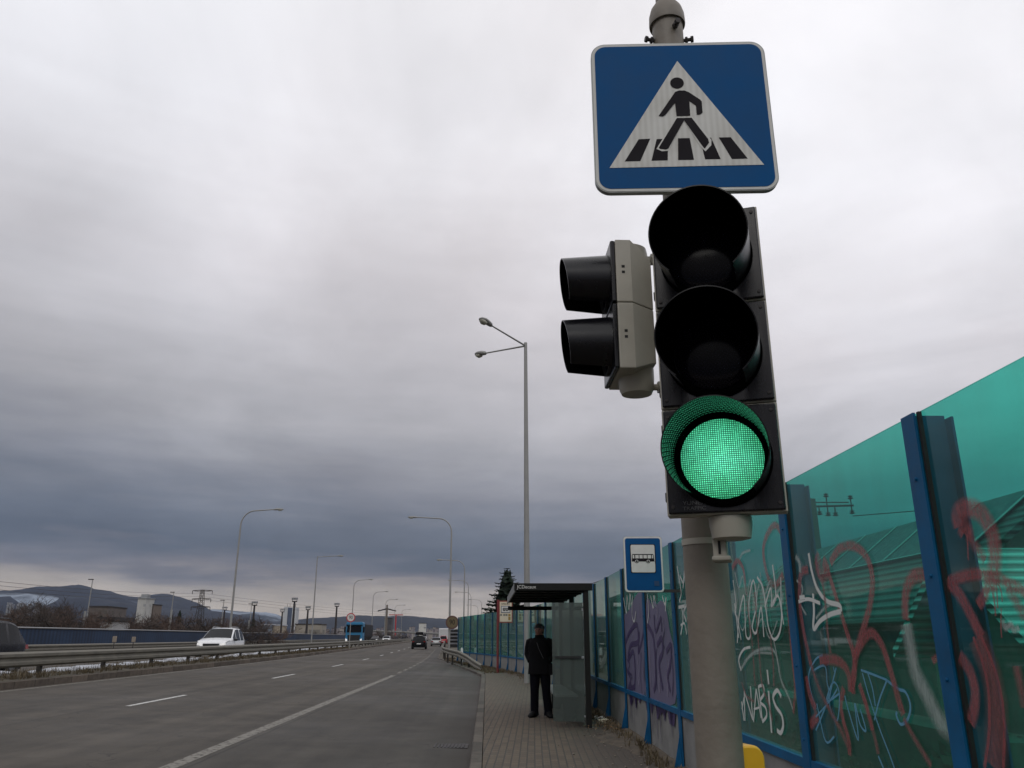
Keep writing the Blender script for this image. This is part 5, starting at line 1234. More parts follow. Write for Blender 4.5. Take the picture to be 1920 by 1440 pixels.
# trousers and shoes
for s_ in ('l','r'):
    hp, kn, an, to = (Vector(J[k+s_]) for k in ('hp','kn','an','to'))
    MB().tube([hp+Vector((0,0,.06)), hp, (hp+kn)/2, kn, (kn+an)/2, an+Vector((0,-.01,.03)), an+Vector((0,-.01,-.055))], [.098,.104,.092,.078,.074,.072,.078], 20).build('trouser_leg', jean_m, pe, smooth=True, sharp=80)
    d = (to-an); d.z = 0; d.normalize(); s2_ = d.cross(Vector((0,0,1))); sh_ = MB(); vs, fs = [], []; n = 12
    pr = [(-.085,.036,.03,.06),(-.07,.050,.06,.062),(0,.056,.075,.075),(.08,.056,.058,.060),(.15,.056,.040,.042),(.20,.042,.028,.032),(.225,.014,.014,.022)]
    for (q, w, hh, zc) in pr:
        for k in range(n):
            a = 2*math.pi*k/n; p_ = Vector((an.x, an.y, 0)) + d*q + s2_*(w*math.cos(a)); vs.append((p_.x, p_.y, max(.002, zc + hh*math.sin(a))))
    for i in range(len(pr)-1):
        for k in range(n): fs.append((i*n+k, i*n+(k+1)%n, (i+1)*n+(k+1)%n, (i+1)*n+k))
    fs += [tuple(range(n)), tuple(range((len(pr)-1)*n, len(pr)*n))]; sh_.add(vs, fs); sh_.build('shoe', shoe_m, pe, smooth=True, sharp=70)
# ------------------------------------------------------------------ trees
bark = mat('bark', (.075,.052,.04), .9, var=.35); twig_m = mat('twigs', (.085,.055,.042), .9, var=.45, vscale=1.2); twig_d = mat('twigs_dark', (.045,.035,.03), .9, var=.4, vscale=1.2)
needle = mat('needles', (.018,.032,.020), .85, var=.5, vscale=2.5)
def bare_tree(seed, H, spread, tm):
    rng = random.Random(seed); tr, cr = MB(), MB()
    def grow(p, d, L_, r, lev):
        segs = 3 if lev < 2 else 2; pts = [p]; q = p.copy(); dd = d.copy()
        for i in range(segs):
            dd = (dd + Vector((rng.gauss(0,.16), rng.gauss(0,.16), rng.gauss(.03,.08)))).normalized(); q = q + dd*L_/segs; pts.append(q.copy())
        rr = [r*(1-.45*i/segs) for i in range(segs+1)]
        (tr if lev == 0 else cr).tube(pts, rr, 6 if lev < 2 else 3, cap=False)
        if lev >= 4: return
        nb_ = [6, 5, 5, 4][lev]
        for i in range(nb_):
            k = rng.uniform(.3, 1.0) if lev else rng.uniform(.25, 1.0); idx = min(segs-1, int(k*segs)); fr = k*segs-idx
            b = pts[idx].lerp(pts[idx+1], fr); ax = Vector((rng.gauss(0,1), rng.gauss(0,1), rng.gauss(.25,.45))).normalized()
            nd = (dd*.65 + ax*spread).normalized(); grow(b, nd, L_*rng.uniform(.5,.72), max(.018, rr[idx]*.5), lev+1)
    grow(Vector((0,0,-.1)), Vector((0,0,1)), H*.52, H*.022, 0)
    t = thing('bare_tree', 'leafless brown tree in the thicket behind the blue wall', 'tree', (0,0,0), 0, 'bare trees beyond the blue wall')
    tr.build('trunk', bark, t); cr.build('crown', tm, t); return t
protos = [bare_tree(1, 9, .9, twig_m), bare_tree(2, 8, 1.1, twig_m), bare_tree(3, 9.5, .8, twig_d), bare_tree(4, 6, 1.2, twig_d)]
rt = random.Random(77); used = set(); GZ = -1.6
def put_tree(pi, px, D, topy, label=None):
    a = at(px, 1190, D); z = at(px, topy, D).z; h0 = [9,8,9.5,6][pi]; s_ = (z - GZ) / (h0*.93)
    if pi not in used:
        used.add(pi); r = protos[pi]; r.location = (a.x, D, GZ); r.scale = (s_, s_, s_); r.rotation_euler = (0,0,rt.uniform(0,6))
        if label: r['label'] = label
        return r
    return dup(protos[pi], (a.x, D, GZ), rt.uniform(0, 6), s_, label)
put_tree(2, 78, 104, 1100, 'largest dark leafless tree near the left edge behind the blue wall'); put_tree(2, 60, 110, 1112); put_tree(2, 100, 112, 1108)
for i in range(62):
    px = -20 + i*8.8 + rt.uniform(-5,5); tp = float(np.interp(px, [0,60,110,160,240,300,350,420,500,520], [1126,1118,1120,1135,1138,1136,1140,1148,1152,1160])) + rt.uniform(-6,10)
    put_tree(rt.choice([0,1,1,2,3,3]), px, rt.uniform(85, 150), tp)
for i in range(16):
    px = 500 + i*17 + rt.uniform(-6,6); put_tree(rt.choice([3,1,2]), px, rt.uniform(190, 260), 1176 + rt.uniform(-4,5))
# undergrowth that reads as one brown mass
ug = MB(); ru = random.Random(9)
for i in range(6500):
    px = ru.uniform(-60, 700); D = ru.uniform(80, 170) if px < 520 else ru.uniform(190, 300); a = at(px, 1190, D); h = ru.uniform(.8, 3.6 if px < 420 else 2.2)
    b = Vector((a.x, D, GZ)); tip = b + Vector((ru.gauss(0,.5), ru.gauss(0,.5), h + 1.2*(D>100))); sd_ = Vector((.05,0,0)); mid = b.lerp(tip,.6) + Vector((ru.gauss(0,.2),0,0))
    ug.add([b-sd_, b+sd_, mid+sd_*.7, mid-sd_*.7, tip], [(0,1,2,3),(3,2,4)])
    for k in range(2):
        e2 = mid + Vector((ru.gauss(0,.6), ru.gauss(0,.3), ru.uniform(.2,.9))); ug.add([mid-sd_*.5, mid+sd_*.5, e2], [(0,1,2)])
tag(ug.build('undergrowth', mat('brush', (.075,.048,.036), .95, vscale=.25, col2=(.05,.05,.03))), 'tangle of brown leafless brush behind the blue wall', 'brush', kind='stuff')
# conifers
def conifer(label, loc, H, Wd, seed, grp=None):
    rng = random.Random(seed); t = thing('spruce_tree', label, 'tree', loc, rng.uniform(0,6), grp)
    MB().tube([(0,0,-.2),(0,0,H*.6),(0,0,H*.98)], [H*.02,H*.012,.02], 8).build('trunk', bark, t)
    cr = MB(); z = H*.06
    while z < H*.99:
        k = 1 - z/H; Rr = Wd*(k**.68)*rng.uniform(.8,1.1) + .06
        nb_ = max(6, int(17*k)+5); a0 = rng.uniform(0,6)
        for i in range(nb_):
            a = a0 + 6.283*i/nb_ + rng.uniform(-.2,.2); r = Rr*rng.uniform(.72,1.12); d = Vector((math.cos(a), math.sin(a), 0)); s_ = Vector((-d.y, d.x, 0))
            m = 5
            for j in range(m):
                q0 = j/m; q1 = (j+1.3)/m; dr = -.16*r; up_ = lambda q: z + dr*math.sin(q*2.2) + .14*r*max(0,q-.55)
                for sgn in (-1,1):
                    w = r*.34*(1.15-q0)+.06
                    b0 = d*r*q0 + Vector((0,0,up_(q0))); b1 = d*r*min(1.05,q1) + Vector((0,0,up_(min(1,q1)))); tip = (b0+b1)/2 + s_*sgn*w + d*r*.12 + Vector((0,0,rng.uniform(-.10,.02)*r*.8))
                    cr.add([b0, b1, tip], [(0,1,2)])
                    cr.add([b0 + Vector((0,0,-.02)), b1, b0.lerp(b1,.5) + Vector((0,0,-.09*r-.03))], [(0,1,2)])
        z += H*.026*rng.uniform(.8,1.3) + .02
    vs, fs = [], []; z = H*.06; n = 22; rows = 0
    while z < H*.97:
        k = 1 - z/H
        for q in range(n):
            a = 6.283*q/n; r = (Wd*(k**.68)*.50 + .03)*rng.uniform(.5,1.2); vs.append((r*math.cos(a), r*math.sin(a), z + rng.uniform(-.12,.12)))
        z += H*.025; rows += 1
    cr.add(vs, [(i*n+q, i*n+(q+1)%n, (i+1)*n+(q+1)%n, (i+1)*n+q) for i in range(rows-1) for q in range(n)])
    cr.build('crown', needle, t); return t
cp = at(951, 1062, 62); conifer('tall dark spruce rising behind the barrier left of the shelter', (cp.x, 62, GZ), cp.z - GZ, 3.5, 3)
cp = at(932, 1122, 70); conifer('low dark conifer beside the tall spruce behind the barrier', (cp.x+1.0, 70, GZ), cp.z - GZ - .3, 1.6, 4)
for (px, tp, D, lb) in ((476,1158,150,'dark evergreen under the floodlight mast left of the grey tower'),(338,1143,160,'small dark evergreen in the thicket left of the pylon'),(190,1152,120,'dark evergreen above the small hut')):
    a = at(px, tp, D); conifer(lb, (a.x, D, GZ), a.z-GZ, 2.2, px)
# ------------------------------------------------------------------ masts, pylon, poles
def bld_mat(name, wall, win, fx, fz, ws=.25):
    m = bpy.data.materials.new(name); m.use_nodes = True; t = m.node_tree; l = t.links.new; b = t.nodes['Principled BSDF']
    tcn = N(t, 'ShaderNodeTexCoord'); s_ = N(t, 'ShaderNodeSeparateXYZ'); l(tcn.outputs['Object'], s_.inputs[0])
    gx = mth(t, 'GREATER_THAN', mth(t, 'SINE', mth(t, 'MULTIPLY', mth(t, 'ADD', s_.outputs[0], s_.outputs[1]), fx)), ws); gz = mth(t, 'GREATER_THAN', mth(t, 'SINE', mth(t, 'MULTIPLY', s_.outputs[2], fz)), ws)
    n = N(t, 'ShaderNodeTexNoise'); n.inputs['Scale'].default_value = .3; n.inputs['Detail'].default_value = 5; l(tcn.outputs['Object'], n.inputs['Vector'])
    wc = ramp(t, n.outputs[0], [(.3, tuple(x*.75 for x in wall)), (.7, wall)])
    l(mixc(t, mth(t, 'MULTIPLY', gx, gz), wc, win), b.inputs['Base Color']); b.inputs['Roughness'].default_value = .7; return m
def mast(px, topy, D, label, cups=4):
    a = at(px, topy, D); t = thing('floodlight_mast', label, 'floodlight mast', (a.x, D, GZ), 0, 'floodlight masts of the rail yard'); H = a.z-GZ
    MB().tube([(0,0,0),(0,0,H-1.0)], [.45,.25], 8).build('mast', dark_iron, t, smooth=True)
    MB().box((-.6,-.5,H-1.1),(.6,.5,H-.85)).tube([(-.8,0,H-.1),(.8,0,H-.1)], .06, 6).tube([(-.5,0,H-1),(-.8,0,H-.1)], .07, 5).tube([(.5,0,H-1),(.8,0,H-.1)], .07, 5).build('platform', dark_iron, t)
    for k in range(cups): 
        x = -.62 + 1.24*k/(cups-1); MB().box((x-.15,-.5,H-.5),(x+.15,.3,H+.05)).build('floodlight', steel, t)
mast(478,1128,235,'floodlight mast left of the grey industrial tower'); mast(553,1121,230,'tallest floodlight mast touching the grey tower'); mast(578,1137,260,'floodlight mast right of the grey tower'); mast(632,1131,265,'floodlight mast right of the second street lamp'); mast(422,1138,280,'small floodlight mast behind the nearest left lamp post',3); mast(530,1142,300,'faint floodlight mast at the left edge of the grey tower',3)
# T shaped pole
a = at(726,1134,210); t = thing('utility_pole', 'concrete utility pole with a short crossarm right of the blue lorry', 'utility pole', (a.x,210,GZ)); H = a.z-GZ
MB().tube([(0,0,0),(0,0,H)], [.35,.22], 8).build('pole', mat('pole_concrete', (.16,.14,.12), .9), t)
MB().prism([(-2.4,H-1.7),(-.2,H-.9),(.2,H-.9),(2.4,H-1.7),(1.2,H-1.1),(0,H-.8),(-1.2,H-1.1)][:7], -.15, .15).build('crossarm', dark_iron, t)
MB().tube([(-2.3,0,H-1.5),(0,0,H-1.0),(2.3,0,H-1.5)], .16, 6).build('crossarm', dark_iron, t)
# lattice pylon
a = at(380,1106,300); t = thing('pylon', 'lattice electricity pylon with three pairs of arms above the thicket', 'pylon', (a.x,300,GZ)); H = a.z-GZ
m_ = MB()
def lat(m_, z0, z1, w0, w1, n):
    for i in range(n):
        za, zb = z0+(z1-z0)*i/n, z0+(z1-z0)*(i+1)/n; wa, wb = w0+(w1-w0)*i/n, w0+(w1-w0)*(i+1)/n
        for sy in (-1,1):
            m_.tube([(-wa,sy*wa,za),(wb,sy*wb,zb)], .06, 4).tube([(wa,sy*wa,za),(-wb,sy*wb,zb)], .06, 4)
            for sx in (-1,1): m_.tube([(sx*wa,sy*wa,za),(sx*wb,sy*wb,zb)], .10, 4)
pyl = mat('pylon_paint', (.045,.038,.034), .8)
lat(m_, 0, H, 1.7, .5, 12); m_.build('tower', pyl, t)
for k, z in enumerate((H-.3, H-3.2, H-6.0)):
    w = [3.6,3.4,3.4][k]; MB().tube([(-w,0,z),(0,0,z+.25),(w,0,z)], .14, 5).tube([(-w,0,z),(0,0,z-.5),(w,0,z)], .08, 4).build('crossarm', pyl, t)
    for sx in (-1,1):
        MB().tube([(sx*w,0,z),(sx*w,0,z-1.2)], .12, 6).build('insulator', dark_iron, t)
        
for k, (y0, y1) in enumerate(((1084,1112),(1092,1118),(1100,1124))):
    A0 = at(-60, y0, 150); A1 = at(376, y1, 300); A2 = at(790, 1152+4*k, 480); pts = []
    for q in range(13):
        s_ = q/12; p = A0.lerp(A1, s_); p.z -= 2.4*4*s_*(1-s_)*.4; pts.append(p)
    for q in range(1, 9):
        s_ = q/8; p = A1.lerp(A2, s_); p.z -= 1.0*4*s_*(1-s_); pts.append(p)
    tag(MB().tube(pts, .035, 4).build('power_line', dark_iron), ['topmost thin power line crossing the sky to the pylon','middle power line running to the pylon','lowest power line running to the pylon'][k], 'power line')
for (px, ty, D, lb) in ((174,1086,190,'thin lamp pole above the left hill'),(326,1110,230,'thin lamp pole left of the pylon'),(420,1125,230,'thin lamp pole just left of the nearest left lamp post'),(472,1132,260,'thin faint lamp pole before the grey tower')):
    a = at(px, ty, D); t = thing('yard_lamp', lb, 'lamp pole', (a.x, D, GZ)); H = a.z-GZ; MB().tube([(0,0,0),(0,0,H)], [.16,.10], 6).build('pole', lamp_steel, t); MB().box((-1.0,-.1,H-.15),(.2,.1,H+.05)).build('lamp_head', dark_iron, t)
for (px, ty, D, lb) in ((160,1146,95,'leaning grey post with yellow mark behind the blue wall'),(322,1143,100,'grey pole with yellow base in front of the thicket'),(467,1163,130,'short pole with yellow base right of the white car')):
    a = at(px, ty, D); t = thing('rail_mast', lb, 'pole', (a.x, D, GZ)); H = a.z-GZ; MB().tube([(0,0,0),(0,0,H)], .13, 8).build('pole', lamp_steel, t); MB().tube([(0,0,H*.35),(0,0,H*.47)], .15, 8).build('yellow_band', yellow_p, t)
# ------------------------------------------------------------------ buildings left
def building(px0, px1, topy, D, label, m, depth=14, roof=None, name='building', cat='building', grp=None, zb=None):
    a, b = at(px0, 1190, D), at(px1, 1190, D); z = at((px0+px1)/2, topy, D).z; w = b.x-a.x
    t = thing(name, label, cat, ((a.x+b.x)/2, D, GZ), R(4), grp); H = z-GZ
    MB().box((-w/2,0,0),(w/2,depth,H)).build('wall', m, t)
    MB().box((-w/2-.3,-.3,H),(w/2+.3,depth+.3,H+(.4))).build('roof', roof or dark_iron, t); return t, w, H
tw_m = bld_mat('tower_white', (.50,.50,.48), (.30,.31,.31), .9, 1.1, .75)
t, w, H = building(250, 265, 1122, 420, 'white high rise silo tower standing above the thicket', tw_m, 12, steel, 'silo_tower'); MB().box((-1.4,2,H),(1.8,6,H+2.2)).build('roof_hut', steel, t)
building(265, 281, 1134, 430, 'brown block joined to the right of the white silo tower', mat('brown_block', (.15,.12,.10), .8), 12)
building(160, 194, 1138, 340, 'pale grey industrial block half hidden by the trees', bld_mat('grey_block', (.13,.11,.10), (.09,.08,.07), .8, 1.6), 20)
t, w, H = building(183, 208, 1164, 92, 'small white hut with a dark flat roof behind the blue wall', mat('hut_white', (.40,.40,.40), .7), 5, dark_iron, 'hut', 'hut')
ind_w = mat('panel_white', (.48,.50,.52), .6); ind_b = bld_mat('panel_blue_windows', (.10,.13,.20), (.22,.24,.28), .2, 1.5, .6)
a = at(540,1190,420); t = thing('industrial_tower', 'tall grey white industrial tower with a blue window strip', 'tower', (a.x,420,GZ), R(6)); H = at(540,1138,420).z-GZ
MB().box((-3.2,0,0),(-1.1,9,H)).build('wall', ind_w, t); MB().box((1.1,0,0),(3.2,9,H-.2)).build('wall', ind_w, t); MB().box((-1.1,.4,0),(1.1,9,H-.3)).build('window_strip', ind_b, t)
m_ = MB(); [m_.tube([(x,3,H),(x,3,H+1.6)], .08, 4) for x in (-2,-.6,1.0,2.2)]; m_.build('antenna', dark_iron, t)
building(489, 508, 1172, 330, 'long low shed with pale blue wall left of the tower', mat('shed_blue', (.20,.24,.30), .7), 12, snow, 'shed', 'shed'); building(508, 525, 1173, 332, 'cream shed joined to the pale blue shed', mat('shed_cream', (.36,.31,.24), .7), 12, snow, 'shed', 'shed')
building(553, 600, 1171, 400, 'wide cream low rise block right of the industrial tower', bld_mat('cream_block', (.34,.31,.26), (.18,.17,.15), .5, 1.4), 18)
t, w, H = building(785, 798, 1169, 900, 'white twin high rise block above the dark car', bld_mat('white_highrise', (.62,.62,.58), (.25,.25,.25), .55, 1.1, .7), 14)
building(720, 733, 1160, 520, 'dark grey block behind the utility pole', bld_mat('dark_block', (.08,.08,.09), (.05,.05,.06), .6, 1.2), 14)
rb = random.Random(31); mats_c = [bld_mat('city_a', (.28,.25,.25), (.15,.14,.15), .5, 1.1), bld_mat('city_b', (.20,.18,.20), (.12,.11,.12), .5, 1.1), bld_mat('city_c', (.36,.33,.30), (.17,.16,.16), .5, 1.1)]
for i in range(110):
    px = rb.uniform(600, 905); k = rb.random(); D = 750 + 1100*k; tp = 1187 - 12*k + rb.uniform(-2,2); w = rb.uniform(2.0, 6.5)
    if 782 < px < 800 and D < 1000: continue
    building(px, px+w, tp, D, 'small pale building in the hazy town below the far ridge', rb.choice(mats_c), rb.uniform(8,20), rb.choice([dark_iron, steel, rust]), 'town_building', 'building', 'town buildings below the ridge')
for i in range(14):
    px = rb.uniform(0, 60); building(px, px+rb.uniform(2,4), rb.uniform(1130,1136), 1100, 'tiny white house at the foot of the left hill', mat('tiny_white', (.22,.23,.25), .7) if i == 0 else bpy.data.materials['tiny_white'], 9, snow, 'house', 'house', 'houses at the foot of the left hill')
# low flyover line above far end
a, b = at(700,1183,330), at(840,1189,330)
t = thing('flyover', 'thin pale bridge deck crossing beyond the dark car', 'bridge', (0,0,0)); MB().tube([a,b], .45, 6).build('deck', concrete, t)
for q in (.1,.35,.6,.85): p = a.lerp(b,q); MB().tube([(p.x,p.y,GZ),(p.x,p.y,p.z-.2)], .4, 8).build('pier', concrete, t)
# red crane
a = at(779,1152,600); t = thing('crane', 'small red tower crane far away above the ridge', 'crane', (a.x-14,600,GZ)); H = a.z-GZ
MB().box((-.4,-.4,0),(.4,.4,H)).build('mast', red_paint, t); MB().box((-5,-.3,H-.6),(5,.3,H)).build('jib', red_paint, t)
# ------------------------------------------------------------------ hills
def hill_mat(name, forest, field, snowc, lo, hi):
    m = bpy.data.materials.new(name); m.use_nodes = True; t = m.node_tree; l = t.links.new; b = t.nodes['Principled BSDF']
    tcn = N(t, 'ShaderNodeTexCoord'); mp = N(t, 'ShaderNodeMapping'); mp.inputs['Scale'].default_value = (1,1,2.5); l(tcn.outputs['Object'], mp.inputs[0])
    n = N(t, 'ShaderNodeTexNoise'); n.inputs['Scale'].default_value = .0035; n.inputs['Detail'].default_value = 7; n.inputs['Roughness'].default_value = .62; l(mp.outputs[0], n.inputs['Vector'])
    n2 = N(t, 'ShaderNodeTexNoise'); n2.inputs['Scale'].default_value = .03; n2.inputs['Detail'].default_value = 8; n2.inputs['Roughness'].default_value = .7; l(tcn.outputs['Object'], n2.inputs['Vector'])
    c = ramp(t, n2.outputs[0], [(.3, tuple(x*.7 for x in forest)), (.7, tuple(x*1.3 for x in forest))])
    c = mixc(t, mth(t, 'MULTIPLY', mth(t, 'SUBTRACT', n.outputs[0], lo), 1/(hi-lo), clamp=True), c, snowc)
    l(c, b.inputs['Base Color']); b.inputs['Roughness'].default_value = .95; return m
def ridge(name, sil, D, m, depth, seed, rough=1.0, dpx=6):
    rng = random.Random(seed); mb = MB(); cols = []
    xs = np.arange(sil[0][0], sil[-1][0]+1, dpx); nrow = 14
    ph = [rng.uniform(0,6.28) for _ in range(40)]
    for i, px in enumerate(xs):
        y = float(np.interp(px, [s[0] for s in sil], [s[1] for s in sil])) + rng.uniform(-.35,.35)*rough
        top = at(px, y, D); col = []
        for j in range(nrow+1):
            q = j/nrow; yy = D - depth*(1-q) if True else 0
            h = (top.z - GZ) * (math.sin(q*math.pi/2)**1.3) ; xx = top.x * yy / D
            wob = (1 + .10*math.sin(px*.021 + q*5 + ph[0]) + .07*math.sin(px*.06 - q*9 + ph[1])) if 0 < j < nrow else 1; wob = 1 + (wob-1)*(1-q)*2 - .02*(1-q)
            col.append((xx, yy, GZ - 2 + (h+2)*wob))
        for j in range(1, 5): q = j/4; col.append((top.x*(1+.2*q), D + depth*.5*q, GZ + (top.z-GZ)*(1-q)*.98 - 2*q))
        cols.append(col)
    n = len(cols[0]); vs = [v_ for c in cols for v_ in c]
    mb.add(vs, [(i*n+j, i*n+j+1, (i+1)*n+j+1, (i+1)*n+j) for i in range(len(cols)-1) for j in range(n-1)])
    o = mb.build(name, m, smooth=True, sharp=80); o['kind'] = 'structure'; return o
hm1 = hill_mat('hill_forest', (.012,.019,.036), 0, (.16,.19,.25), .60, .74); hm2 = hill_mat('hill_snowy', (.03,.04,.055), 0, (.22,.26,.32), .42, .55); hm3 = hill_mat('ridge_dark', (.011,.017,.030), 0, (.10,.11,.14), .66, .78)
ridge('hills', [(-700,1100),(-200,1104),(0,1108),(60,1105),(125,1101),(150,1103),(175,1109),(205,1109),(235,1117),(258,1120),(275,1118),(300,1114),(320,1115),(345,1122),(372,1134),(390,1144),(420,1160),(450,1176)], 3900, hm1, 1500, 1)
ridge('hills', [(-700,1112),(-200,1110),(0,1111),(60,1113),(110,1118),(160,1122),(200,1126),(260,1136),(340,1142),(420,1148),(470,1158),(520,1168)], 2500, hm1, 700, 2)
ridge('hills', [(-300,1113),(0,1112),(50,1113),(95,1117),(120,1123),(150,1134)], 2380, hm2, 380, 5)
ridge('hills', [(330,1142),(395,1144),(420,1145),(460,1147),(500,1148),(520,1152),(540,1162),(560,1170)], 4400, hm2, 1000, 3)
ridge('hills', [(380,1175),(430,1172),(500,1166),(560,1162),(590,1159),(630,1157),(680,1156),(730,1156),(780,1157),(830,1160),(880,1162),(960,1164),(1100,1160),(1300,1150),(1500,1148),(1900,1150),(2400,1150)], 3600, hm3, 1100, 4, 1.3)
# ------------------------------------------------------------------ behind the noise barrier (seen through it)
def roof_mat(name, c, stripes, ax, depth=.3):
    m = bpy.data.materials.new(name); m.use_nodes = True; t = m.node_tree; l = t.links.new; b = t.nodes['Principled BSDF']
    tcn = N(t, 'ShaderNodeTexCoord'); s_ = N(t, 'ShaderNodeSeparateXYZ'); l(tcn.outputs['Object'], s_.inputs[0])
    w = mth(t, 'SINE', mth(t, 'MULTIPLY', s_.outputs[ax], stripes)); n = N(t, 'ShaderNodeTexNoise'); n.inputs['Scale'].default_value = 2; n.inputs['Detail'].default_value = 6; l(tcn.outputs['Object'], n.inputs['Vector'])
    f = mth(t, 'ADD', mth(t, 'MULTIPLY', w, depth), n.outputs[0]); l(ramp(t, f, [(.25, tuple(x*.35 for x in c)), (.75, c)]), b.inputs['Base Color']); b.inputs['Roughness'].default_value = .6
    bp = N(t, 'ShaderNodeBump'); bp.inputs['Strength'].default_value = .8; bp.inputs['Distance'].default_value = .04; l(w, bp.inputs['Height']); l(bp.outputs[0], b.inputs['Normal']); return m
def gable(name, label, x0, x1, y0, y1, ze, zr, along, wallm, roofm, extras=None):
    t = thing(name, label, 'house', (0,0,0)); m_ = MB().box((x0+.4,y0+.4,GZ),(x1-.4,y1-.4,ze-.05)); 
    if along == 'Y':
        xc = (x0+x1)/2; m_.prism([(x0+.4,ze-.06),(x1-.4,ze-.06),(xc,zr-.15)], y0+.4, y1-.4); m_.build('wall', wallm, t)
        for (a, sgn) in ((x0,-1),(x1,1)): MB().add([(a,y0,ze-.1),(a,y1,ze-.1),(xc,y1,zr),(xc,y0,zr),(a,y0,ze-.22),(a,y1,ze-.22),(xc,y1,zr-.14),(xc,y0,zr-.14)], [(0,1,2,3),(7,6,5,4),(0,4,5,1),(1,5,6,2),(2,6,7,3),(3,7,4,0)]).build('roof', roofm, t)
    else:
        yc = (y0+y1)/2; m_.prism([(y0+.4,ze-.06),(y1-.4,ze-.06),(yc,zr-.15)], x0+.4, x1-.4, lambda x,y,z: (y,x,z)); m_.build('wall', wallm, t)
        for a in (y0,y1): MB().add([(x0,a,ze-.1),(x1,a,ze-.1),(x1,yc,zr),(x0,yc,zr),(x0,a,ze-.22),(x1,a,ze-.22),(x1,yc,zr-.14),(x0,yc,zr-.14)], [(0,1,2,3),(7,6,5,4),(0,4,5,1),(1,5,6,2),(2,6,7,3),(3,7,4,0)]).build('roof', roofm, t)
    return t
rd = roof_mat('roof_dark', (.085,.085,.085), 44, 2, .35); rbm = roof_mat('roof_bright', (.62,.64,.62), 62, 2, .35); wl_m = mat('house_wall', (.16,.15,.13), .85, var=.3)
hA = gable('house', 'long house with a dark tiled roof and solar panels seen through the green glass', 6.4, 12.2, 13.2, 27, 1.9, 4.05, 'Y', wl_m, rd)
solar = mat('solar_panel', (.03,.05,.07), .4, var=.15, spec=.2)
for k in range(7):
    y0 = 13.9 + 1.75*k
    def rp_(x, y): z = 1.8 + (x-6.4)/(9.3-6.4)*(4.05-1.8); return (x, y, z+.07)
    q = [rp_(7.9,y0), rp_(7.9,y0+1.7), rp_(9.15,y0+1.7), rp_(9.15,y0)]
    MB().add(q + [(x,y,z-.05) for x,y,z in q], [(0,1,2,3),(7,6,5,4),(0,4,5,1),(1,5,6,2),(2,6,7,3),(3,7,4,0)]).build('solar_panel', solar, hA)
m_ = MB()
for k in range(8):
    y0 = 13.87 + 1.75*k; a = Vector(rp_(7.9,y0)); b = Vector(rp_(9.15,y0)); m_.tube([a+Vector((0,0,.01)), b+Vector((0,0,.01))], .022, 4)
m_.tube([Vector(rp_(7.9,13.9)),Vector(rp_(7.9,26))], .025, 4); m_.build('solar_frame', steel, hA)
hB = gable('house', 'smaller house with a bright pale roof at the right edge behind the glass', 5.25, 11.5, 8.4, 11.6, 1.45, 2.55, 'X', wl_m, rbm)
hC = gable('house', 'distant dark gabled house above the bright roof', 17.5, 25, 25.5, 32, 3.0, 5.6, 'X', mat('dark_wall', (.05,.05,.05), .9), mat('dark_roof', (.05,.05,.055), .8))
gh = MB().box((4.6,8.2,GZ),(5.2,26,.55)); tag(gh.build('garden_wall', mat('garden_wall', (.09,.085,.07), .9, var=.4)), 'low dark garden wall behind the noise barrier', 'wall')
rh = random.Random(6)
leaf_d = mat('evergreen_leaf', (.020,.028,.015), .8, var=.5, vscale=4)
def shrub(x, y, r, h, label, grp=None):
    t = thing('shrub', label, 'shrub', (x,y,GZ), 0, grp); MB().tube([(0,0,0),(0,0,h*.6)], .05, 6).build('stem', bark, t); mb = MB()
    for _ in range(700):
        a = rh.uniform(0,6.28); u_ = rh.random()**.4; ph = rh.uniform(-1,1); p = Vector((math.cos(a)*u_*r*math.sqrt(1-ph*ph), math.sin(a)*u_*r*math.sqrt(1-ph*ph), h*.5+ph*h*.5*u_)); d = Vector((rh.gauss(0,1),rh.gauss(0,1),rh.gauss(0,1))).normalized()*.11; e_ = d.orthogonal()*.6
        mb.add([p-d, p+e_, p+d, p-e_], [(0,1,2,3)])
    mb.build('foliage', leaf_d, t)
for k in range(11): shrub(4.4+rh.uniform(-.3,.6)*1.0+.05*k, 6.2+2.6*k, rh.uniform(.8,1.2), rh.uniform(1.5,2.5), 'dark evergreen shrub added behind the noise barrier to darken its lower glass', 'shrubs added behind the noise barrier')  # made-up row, added so the lower glass looks dark
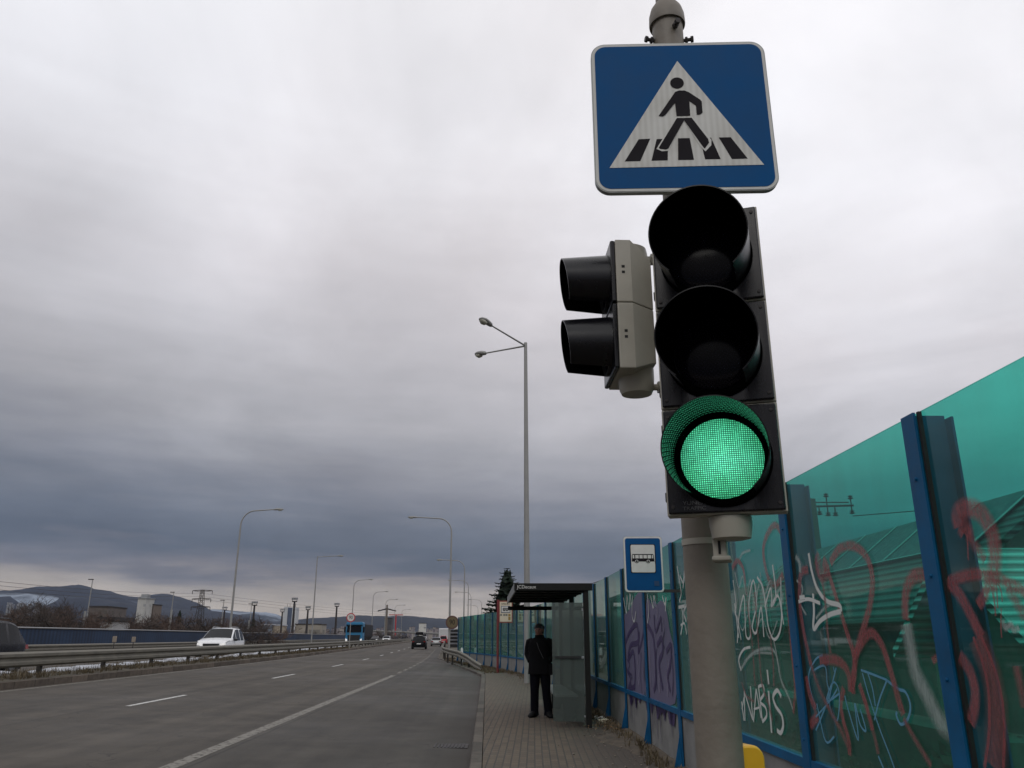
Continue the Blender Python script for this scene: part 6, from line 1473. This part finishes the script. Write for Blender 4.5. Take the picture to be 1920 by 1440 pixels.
# trees far behind glass
for (px, ty, D) in ((1640,1012,70),(1670,1006,74),(1695,1002,70),(1560,1030,78),(1600,1024,80),(1735,1008,72),(1850,1020,80),(1400,1090,110),(1450,1080,100),(1500,1065,100),(1340,1100,120)):
    put_tree(rt.choice([0,2,3]), px, D, ty, 'leafless tree on the rise seen through the green glass')['group'] = 'bare trees behind the noise barrier'
rise = ridge('hills', [(1180,1150),(1300,1120),(1400,1100),(1500,1066),(1560,1042),(1620,1026),(1700,1018),(1760,1022),(1900,1040),(2100,1060)], 130, mat('rise', (.03,.035,.025), .9, var=.4, vscale=.2), 50, 9, .5, 10)
# utility pole with insulators, seen through the glass
a = at(1520,936,38); t = thing('utility_pole', 'concrete utility pole with insulators on its arm behind the green glass', 'utility pole', (a.x,38,GZ)); H = a.z-GZ
MB().tube([(0,0,0),(0,0,H)], [.30,.22], 10).build('pole', mat('pole_conc2', (.10,.10,.09), .9), t, smooth=True)
MB().tube([(0,0,H-.35),(2.0,0,H-.3)], .05, 6).tube([(.2,0,H-.15),(1.8,0,H-.15)], .03, 5).build('crossarm', dark_iron, t)
for (x, z) in ((.75,-.75),(.75,.15),(1.1,-.75),(1.9,-.65),(1.9,.05),(.35,-.7)):
    MB().tube([(x,0,H-.3),(x,0,H+z)], .03, 6).lathe([(.03,H+z-.06),(.14,H+z-.02),(.05,H+z+.06),(.13,H+z+.09),(.03,H+z+.14)], 12, c=(x,0,0)).build('insulator', dark_iron, t)
tag(MB().tube([(a.x+1.9,38,a.z-.8),(a.x+8,30,a.z-1.2),(a.x+16,20,a.z-.9)], .02, 4).build('cable', dark_iron), 'thin cable strung from the pole behind the green glass', 'cable')
a2, b2 = at(860,1152,90), at(1140,1086,22)
tag(MB().tube([at(1010,1127,50), at(1060,1108,34), at(1110,1094,27), at(1150,1080,22)], .012, 4).build('cable', dark_iron), 'thin overhead cable above the barrier right of the shelter', 'cable')
# ------------------------------------------------------------------ haze
hz = MB().box((-5600,-5600,-4),(5600,5600,900)); hm = bpy.data.materials.new('haze'); hm.use_nodes = True; hm.node_tree.nodes.clear()
pv = N(hm.node_tree, 'ShaderNodeVolumePrincipled'); pv.inputs['Color'].default_value = (.45,.62,1,1); pv.inputs['Density'].default_value = .000022; pv.inputs['Anisotropy'].default_value = .1
ho = N(hm.node_tree, 'ShaderNodeOutputMaterial'); hm.node_tree.links.new(pv.outputs[0], ho.inputs['Volume'])
o = hz.build('haze', hm); o['kind'] = 'stuff'; o['label'] = 'thin bluish haze in the distance'
